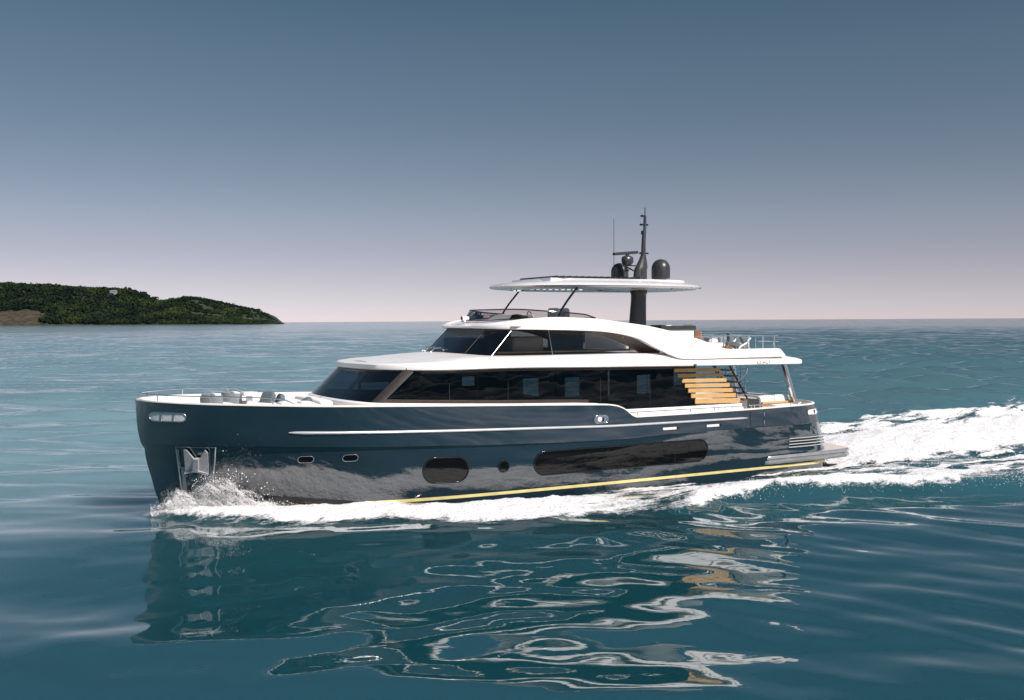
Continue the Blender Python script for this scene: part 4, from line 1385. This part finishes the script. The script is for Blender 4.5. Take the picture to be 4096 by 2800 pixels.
ang_f = np.linspace(-.60, .60, 640)
ang = np.concatenate([np.linspace(-math.pi, -.612, 210), ang_f, np.linspace(.612, math.pi, 210)])
rad = [1.5]
while rad[-1] < 900:
    rad.append(rad[-1] * 1.0045 + .004)
while rad[-1] < 150000:
    rad.append(rad[-1] * (1.02 if rad[-1] < 1200 else 1.15))
rad = np.array(rad)
A_, R_ = np.meshgrid(ang, rad)
X = R_ * np.sin(A_)
Y = R_ * np.cos(A_)
cell = np.maximum(R_ * .0047, R_ * np.where(np.abs(A_) < .61, .0019, .012))
cell = np.where(R_ > 900, np.maximum(R_ * .02, cell), cell)
bx, by = to_boat(X, Y)
fo = foam_d(bx, by)
Z = sea_h(X, Y, cell) * (1 - .55 * np.clip(fo, 0, 1))
Z = Z * sstep(1000, 300, R_) + wake_h(bx, by)
hullin = (bx > .2) & (bx < 22.3) & (np.abs(by) < B_CH(22.5 - bx) * .82)
Z = np.where(hullin, np.minimum(Z, .05), Z)
aer = np.clip(fo, 0, 1) * .6 + .5 * sstep(.8, -.8, np.abs(by) - XO(bx)) * sstep(4, -3, bx) * sstep(-50, -20, bx) + .28 * np.exp(-((np.abs(by) - XO(bx)) / 1.5) ** 2) * sstep(-12, 2, bx) * sstep(12, 8, bx)
ruffv = (.7 * sstep(45, 240, R_) + .6 * sstep(300, 800, R_)) * (.55 + .8 * fbm(X * .012 + 1, Y * .006 + 4, 3)) + .18 * sstep(0, 22, X) * sstep(20, 45, R_)
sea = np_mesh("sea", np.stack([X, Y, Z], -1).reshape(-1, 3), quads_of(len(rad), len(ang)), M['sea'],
              {"aerated": np.clip(aer, 0, 1), "ruffle": np.clip(ruffv, 0, 1), "sky_sheen": sstep(12, 50, Y - .35 * X) * (.30 + .70 * sstep(4, -20, X - .12 * Y)) * (1 - .75 * sstep(-13, -9, X) * sstep(34, 27, Y)) * (.75 + .5 * fbm(X * .02, Y * .05, 3))})  # painted sky reflection, held back where the bow is mirrored
tag(sea, "calm teal sea with long low ripples, stretching to the horizon", "sea", kind="structure")

# foam material
m, t, p = new_mat("foam")
M['foam'] = m
p.inputs['Base Color'].default_value = (.90, .89, .885, 1)
p.inputs['Roughness'].default_value = .75
p.inputs['Specular IOR Level'].default_value = .25
at = t.nodes.new("ShaderNodeAttribute")
at.attribute_name = "foaminess"
geo = t.nodes.new("ShaderNodeNewGeometry")
def wnoise(sc, det, stretch=(1, 1, 1), rot=BH):
    mp = t.nodes.new("ShaderNodeMapping")
    mp.vector_type = 'TEXTURE'
    mp.inputs['Rotation'].default_value = (0, 0, rot)
    mp.inputs['Scale'].default_value = stretch
    t.links.new(geo.outputs['Position'], mp.inputs[0])
    n = t.nodes.new("ShaderNodeTexNoise")
    n.inputs['Scale'].default_value = sc
    n.inputs['Detail'].default_value = det
    n.inputs['Roughness'].default_value = .62
    n.inputs['Distortion'].default_value = .5
    t.links.new(mp.outputs[0], n.inputs['Vector'])
    return n
nA = wnoise(3.0, 9, (2.4, 1, 1))
def mth(op, a, b):
    n = t.nodes.new("ShaderNodeMath")
    n.operation = op
    for i, v in enumerate((a, b)):
        if isinstance(v, float): n.inputs[i].default_value = v
        else: t.links.new(v, n.inputs[i])
    return n.outputs[0]
# alpha = smoothstep( density - noise )
nC = wnoise(11., 6, (1.5, 1, 1))
mixn = mth('ADD', mth('MULTIPLY', nA.outputs['Fac'], .6), mth('MULTIPLY', nC.outputs['Fac'], .4))
contrast = mth('ADD', mth('MULTIPLY', mth('SUBTRACT', mixn, .5), 2.2), .48)
dn = mth('SUBTRACT', at.outputs['Fac'], contrast)
al = t.nodes.new("ShaderNodeMapRange")
al.interpolation_type = 'SMOOTHSTEP'
al.inputs['From Min'].default_value = -.10
al.inputs['From Max'].default_value = .42
t.links.new(dn, al.inputs[0])
t.links.new(al.outputs[0], p.inputs['Alpha'])
nB = wnoise(9., 6)
bb = t.nodes.new("ShaderNodeBump")
bb.inputs['Strength'].default_value = .9
bb.inputs['Distance'].default_value = .10
t.links.new(nB.outputs['Fac'], bb.inputs['Height'])
t.links.new(bb.outputs[0], p.inputs['Normal'])

def foam_sheet(name, x0, x1, y0, y1, dx, dy, label, cat):
    gx = np.arange(x0, x1 + dx, dx)
    gy = np.arange(y0, y1 + dy, dy)
    GX, GY = np.meshgrid(gx, gy, indexing='ij')
    d = foam_d(GX, GY)
    WX, WY = to_world(GX, GY)
    rr = np.hypot(WX, WY)
    z = sea_h(WX, WY, np.maximum(rr * .0047, .05)) * (1 - .55 * np.clip(d, 0, 1)) + wake_h(GX, GY)
    lump = fbm(GX * 1.7, GY * 2.2, 5, .55) - .5
    lump2 = np.abs(fbm(GX * 4 + 3, GY * 4.4, 4, .6) - .5)
    strong = sstep(.55, 1.0, d)
    boil = sstep(1.0, -3, GX)
    big = fbm(GX * .45 + 7, GY * .8 + 2, 4, .5) - .5
    z = z + .018 + strong * (.03 + (.12 + .03 * boil) * lump + (.11 - .03 * boil) * lump2 + .26 * boil * np.maximum(big + .10, 0))
    q = quads_of(len(gx), len(gy))
    dm = d.ravel()
    keep = dm[q].max(1) > .22
    q = q[keep]
    used, inv = np.unique(q.ravel(), return_inverse=True)
    P = np.stack([WX, WY, z], -1).reshape(-1, 3)[used]
    o = np_mesh(name, P, inv.reshape(-1, 4), M['foam'], {"foaminess": dm[used]})
    return tag(o, label, cat, kind="stuff")
foam_sheet("bow_foam", 8.6, 22.9, -8, 8, .06, .06, "white foam of the bow wave running along the navy hull", "foam")
foam_sheet("wake_foam", -16, 8.7, -13, 10.5, .08, .08, "churned white wake and breaking crest beside and behind the stern", "wake")
foam_sheet("far_wake_foam", -60, -15.9, -22, 9, .22, .18, "streaked white wash trailing away behind the yacht", "wake")

# spray: thousands of drops thrown up at the bow and along the crests
def drops(name, C_, rad_, label, cat):
    """each drop a tiny octahedron, all drops of one burst in one mesh"""
    n = len(C_)
    oc = np.array([[1, 0, 0], [-1, 0, 0], [0, 1, 0], [0, -1, 0], [0, 0, 1], [0, 0, -1]], float)
    V = (C_[:, None, :] + rad_[:, None, None] * oc[None] * (1 + .6 * rng.random((n, 6, 1)))).reshape(-1, 3)
    qd = np.array([[0, 4, 1, 5], [2, 4, 3, 5], [0, 2, 1, 3]])
    F_ = (np.arange(n)[:, None, None] * 6 + qd[None]).reshape(-1, 4)
    return tag(np_mesh(name, V, F_, M['spray']), label, cat, kind="stuff")
M['spray'] = pbr("spray_white", (.86, .85, .85), .4)
hy_bow = np.array([[hull_y(x, z) for z in (.3, .6, .9, 1.2, 1.6)] for x in np.linspace(19, 22.9, 40)])
def hullside(x, z):
    i = np.clip((x - 19) / 3.9 * 39, 0, 38.99)
    k = np.clip(np.interp(z, (.3, .6, .9, 1.2, 1.6), range(5)), 0, 3.99)
    i0, k0 = i.astype(int), k.astype(int)
    fi, fk = i - i0, k - k0
    return (hy_bow[i0, k0] * (1 - fi) + hy_bow[i0 + 1, k0] * fi) * (1 - fk) + (hy_bow[i0, k0 + 1] * (1 - fi) + hy_bow[i0 + 1, k0 + 1] * fi) * fk
PK = pchip([18.6, 19.5, 20.2, 20.8, 21.2, 21.6, 22.1, 22.5, 22.9], [.22, .30, .42, .62, .84, .70, .60, .48, .15])   # height of the splash along the bow
def bow_spray(n, spread):
    x = np.clip(21.2 + rng.normal(0, .62, n), 19.0, 22.85)
    s_ = np.abs(rng.normal(0, .45 * spread, n))
    clump = fbm(x * 5, s_ * 4 + 3, 4)
    z = PK(x) * s_ * (.35 + 1.4 * clump) + .08
    y = hullside(x, z) + .06 + np.abs(rng.normal(0, .16, n)) * (1 + z) + .15 * z
    wx, wy = to_world(x, y)
    return np.stack([wx, wy, z], -1)
P = bow_spray(80000, 1.0)
drops("bow_spray", P, .0022 + .005 * rng.random(len(P)) ** 4, "burst of white spray thrown up at the bow under the anchor", "spray")
P = bow_spray(700, 1.8)
drops("flying_drops", P, .005 + .012 * rng.random(len(P)) ** 3, "single drops flung clear above the bow splash against the navy hull", "spray")
# torn sheets of water climbing the bow
def splash(name, label, lift, out_, seed):
    xs = np.linspace(22.5, 18.8, 150)
    sv = np.linspace(0, 1, 40)
    GX, GS = np.meshgrid(xs, sv, indexing='ij')
    rag = fbm(GX * 2.2 + seed, GS * 0 + seed, 4)
    hgt = PK(GX) * lift * (.55 + 1.2 * rag)
    GZ = .02 + hgt * GS
    lump = fbm(GX * 5 + seed, GS * 5, 4) - .5
    GY = hullside(GX, np.maximum(GZ, .3)) + .04 + out_ * (1 - GS) + .22 * GS ** 2 * hgt + .20 * lump * (.3 + GS)
    den = np.clip(1.05 - .75 * GS ** 1.3 + .5 * (fbm(GX * 4, GS * 6 + seed, 3) - .5), 0, 1.1)
    wx, wy = to_world(GX, GY)
    o = np_mesh(name, np.stack([wx, wy, GZ + .05 * lump], -1).reshape(-1, 3), quads_of(150, 40), M['foam'], {"foaminess": den})
    return tag(o, label, "splash", kind="stuff")
splash("bow_splash", "torn sheet of white water climbing the stem and the anchor pocket", 1.0, .25, 3.)
splash("bow_splash", "outer lip of white water curling away from the bow", .62, .75, 11.)
xx = rng.uniform(-2.5, 8.5, 2500)
yy_ = XO(xx) - .2 + rng.normal(0, .22, 2500)
zz = wake_h(xx, yy_) + np.abs(rng.normal(0, .06, 2500))
wx, wy = to_world(xx, yy_)
drops("crest_spray", np.stack([wx, wy, zz], -1), .004 + .009 * rng.random(2500) ** 2, "fine white spray along the breaking crest off the port quarter", "spray")
xx = -np.abs(rng.normal(0, 7, 5000)) - .3
yy_ = rng.normal(0, 2.4, 5000)
zz = wake_h(xx, yy_) + np.abs(rng.normal(0, .16, 5000)) + .1
wx, wy = to_world(xx, yy_)
drops("stern_spray", np.stack([wx, wy, zz], -1), .005 + .014 * rng.random(5000) ** 2, "white spray over the boiling wash behind the swim platform", "spray")

# ================================================================ HEADLAND
def sx2w(sx, dist):
    return (sx - 2048) / 4054 * dist
def sy2z(sx, sy, dist):
    return 5.25 + (1294.5 - .0054 * (sx) - sy) / 4054 * dist
RID = [(-900, 1105), (-500, 1120), (-200, 1130), (0, 1140), (110, 1147), (200, 1150), (280, 1156), (386, 1160), (430, 1162), (492, 1168), (559, 1192), (621, 1212), (694, 1205), (755, 1196), (839, 1205), (923, 1223), (1007, 1240), (1063, 1267), (1119, 1280), (1152, 1290), (1175, 1294)]
rx = [sx2w(a, 2700) for a, b in RID]
rz = [max(sy2z(a, b, 2700), 0) for a, b in RID]
RIDGE = pchip(rx, rz)
def land_h(X, v):
    """v = metres inland from the shore line"""
    r = RIDGE(X)
    wob = fbm(X * .006, v * .006, 4) - .5
    vr = 330 + 60 * wob
    t_ = np.clip(v / vr, 0, 1)
    up = sstep(0, 1, t_) * .55 + .45 * t_ ** .6
    down = 1 - .75 * sstep(vr, vr + 420, v)
    gul = 1 - (.22 + .25 * sstep(-1050, -1200, X)) * np.abs(fbm(X * .013 + 2, v * .004, 3) - .5) * 2 * np.sin(np.clip(t_, 0, 1) * math.pi)
    out = 1 - sstep(90 + 13 * r, 190 + 15 * r, v)
    return -3 * (1 - out) + out * (r * up * down * gul + wob * 6 * sstep(0, 60, v) * sstep(0, 12, r) - .6 + 1.2 * sstep(0, 30, v))
gx = np.linspace(rx[0], rx[-1] + 12, 420)
gv = np.concatenate([[-40], np.linspace(0, 380, 70), np.linspace(400, 900, 16)])
GX, GV = np.meshgrid(gx, gv, indexing='ij')
def shore(X):
    return 2370 + 55 * np.sin(X * .004) + 60 * sstep(-900, -560, X)
H_ = land_h(GX, np.maximum(GV, 0)) + np.where(GV < 0, -4, 0)
cliff = sstep(sx2w(210, 2400), sx2w(60, 2400), GX + 150 * (fbm(GX * .02, GV * .025, 4) - .5)) * sstep(3, 12, GV) * sstep(150, 90, GV) * sstep(sx2w(-420, 2400), sx2w(-300, 2400), GX)
m, t, p = new_mat("headland_ground")
p.inputs['Roughness'].default_value = .95
geo = t.nodes.new("ShaderNodeNewGeometry")
n = t.nodes.new("ShaderNodeTexNoise")
n.inputs['Scale'].default_value = .035
n.inputs['Detail'].default_value = 8
t.links.new(geo.outputs['Position'], n.inputs['Vector'])
r_ = t.nodes.new("ShaderNodeValToRGB")
el = r_.color_ramp.elements
el[0].position = .36
el[0].color = (.012, .022, .012, 1)
el[1].position = .66
el[1].color = (.05, .048, .026, 1)
e = el.new(.5)
e.color = (.022, .032, .016, 1)
t.links.new(n.outputs['Fac'], r_.inputs[0])
at = t.nodes.new("ShaderNodeAttribute")
at.attribute_name = "bare"
n3 = t.nodes.new("ShaderNodeTexNoise")
n3.inputs['Scale'].default_value = .09
n3.inputs['Detail'].default_value = 6
mp3 = t.nodes.new("ShaderNodeMapping")
mp3.inputs['Scale'].default_value = (1, 1, .3)
t.links.new(geo.outputs['Position'], mp3.inputs[0])
t.links.new(mp3.outputs[0], n3.inputs['Vector'])
r3 = t.nodes.new("ShaderNodeValToRGB")
r3.color_ramp.elements[0].position = .35
r3.color_ramp.elements[0].color = (.020, .017, .011, 1)
r3.color_ramp.elements[1].position = .65
r3.color_ramp.elements[1].color = (.075, .052, .032, 1)
t.links.new(n3.outputs['Fac'], r3.inputs[0])
mx = t.nodes.new("ShaderNodeMix")
mx.data_type = 'RGBA'
t.links.new(at.outputs['Fac'], mx.inputs[0])
t.links.new(r_.outputs[0], mx.inputs[6])
t.links.new(r3.outputs[0], mx.inputs[7])
t.links.new(mx.outputs[2], p.inputs['Base Color'])
M['land'] = m
beach = sstep(9, 3, GV) * (GX < sx2w(600, 2400)) * sstep(.45, .6, fbm(GX * .02, GX * 0 + 1, 3))
land = np_mesh("headland", np.stack([GX, shore(GX) + GV, H_], -1).reshape(-1, 3), quads_of(len(gx), len(gv)), m, {"bare": np.clip(cliff + beach, 0, 1)})
tag(land, "wooded headland with bare brown cliff sloping down to the sea", "headland", kind="structure")

# the wood on it: leaf clumps, one mass
m, t, p = new_mat("woodland_leaf")
p.inputs['Roughness'].default_value = .9
p.inputs['Specular IOR Level'].default_value = .15
at = t.nodes.new("ShaderNodeAttribute")
at.attribute_name = "tone"
r_ = t.nodes.new("ShaderNodeValToRGB")
el = r_.color_ramp.elements
el[0].color = (.008, .018, .012, 1)
el[1].color = (.060, .080, .028, 1)
e = el.new(.45)
e.color = (.018, .034, .015, 1)
e = el.new(.8)
e.color = (.042, .062, .022, 1)
t.links.new(at.outputs['Fac'], r_.inputs[0])
t.links.new(r_.outputs[0], p.inputs['Base Color'])
M['wood_leaf'] = m
tr = np.random.default_rng(5)
CL = []
while len(CL) < 10500:
    X = tr.uniform(rx[0], rx[-1] - 10)
    v = 8 + 400 * tr.random() ** 1.3
    g = float(RIDGE(X))
    if g < 2.5: continue
    bare = float(sstep(sx2w(210, 2400), sx2w(60, 2400), X) * sstep(145, 80, v) * sstep(sx2w(-420, 2400), sx2w(-300, 2400), X))
    if tr.random() < bare * 1.3: continue
    dens = float(fbm(np.array([X * .018]), np.array([v * .022]), 3)[0])
    right = float(sstep(sx2w(520, 2700), sx2w(1000, 2700), X))
    if dens < .25 + .11 * right and v > 30 and v < 300: continue
    sz = tr.uniform(3.5, 8.5) * (1 - .45 * right) * (.5 + .5 * min(g / 40, 1))
    if v > 290 and tr.random() < .06: sz *= 1.35
    CL.append((X, float(shore(np.array([X]))[0]) + v, float(land_h(np.array([X]), np.array([v]))[0]), sz, dens, v))
NL = 46
right_tone = lambda X: float(sstep(sx2w(400, 2700), sx2w(1000, 2700), X))      # leaf tone rises towards the point
V = []
TN = []
for (X, Y, Zb, sz, dens, v) in CL:
    c = tr.normal(size=(NL, 3))
    c /= np.linalg.norm(c, axis=1)[:, None]
    rr = tr.random(NL) ** .35
    c = c * rr[:, None] * np.array([sz, sz, sz * .72])
    c[:, 2] += sz * .55
    u1 = tr.normal(size=(NL, 3))
    u2 = tr.normal(size=(NL, 3))
    u1 /= np.linalg.norm(u1, axis=1)[:, None]
    u2 /= np.linalg.norm(u2, axis=1)[:, None]
    s_ = sz * (.22 + .22 * tr.random(NL))[:, None]
    ctr = c + np.array([X, Y, Zb])
    V.append(np.stack([ctr + u1 * s_, ctr + u2 * s_, ctr - u1 * s_, ctr - u2 * s_], 1).reshape(-1, 3))
    tone = np.clip(.16 + .20 * right_tone(X) + 1.7 * (dens - .5) + .09 * tr.normal() + .05 * tr.normal(size=NL), 0, 1)
    TN.append(np.repeat(tone, 4))
V = np.concatenate(V)
TN = np.concatenate(TN)
wd_ = np_mesh("woodland", V, np.arange(len(V)).reshape(-1, 4), M['wood_leaf'], {"tone": TN})
tag(wd_, "dense dark green wood covering the headland", "wood", kind="stuff")

hx = sx2w(425, 2640)
hv = 275.
hz = float(land_h(np.array([hx]), np.array([hv]))[0])
hs_ = empty("villa", (hx, float(shore(np.array([hx]))[0]) + hv, hz + 3))
tag(hs_, "small white house half hidden among trees on the headland ridge", "house")
MB().box((0, 0, 4), (17, 9, 10)).build("wall", pbr("grey_render_wall", (.26, .30, .33), .8, var=.1), hs_, smooth=False)
rfm = MB()
rfm.add([(-9.2, -5.2, 9), (9.2, -5.2, 9), (9.2, 5.2, 9), (-9.2, 5.2, 9), (-6, 0, 11.6), (6, 0, 11.6)], [(0, 1, 5, 4), (1, 2, 5), (2, 3, 4, 5), (3, 0, 4), (0, 1, 2, 3)])
rfm.build("roof", pbr("grey_tile", (.20, .20, .21), .8, var=.2), hs_, smooth=False)
for x in (-5, 0, 5):
    MB().box((x, -4.55, 6), (1.6, .12, 2.4)).build("window", M['blackglass'], hs_, smooth=False)
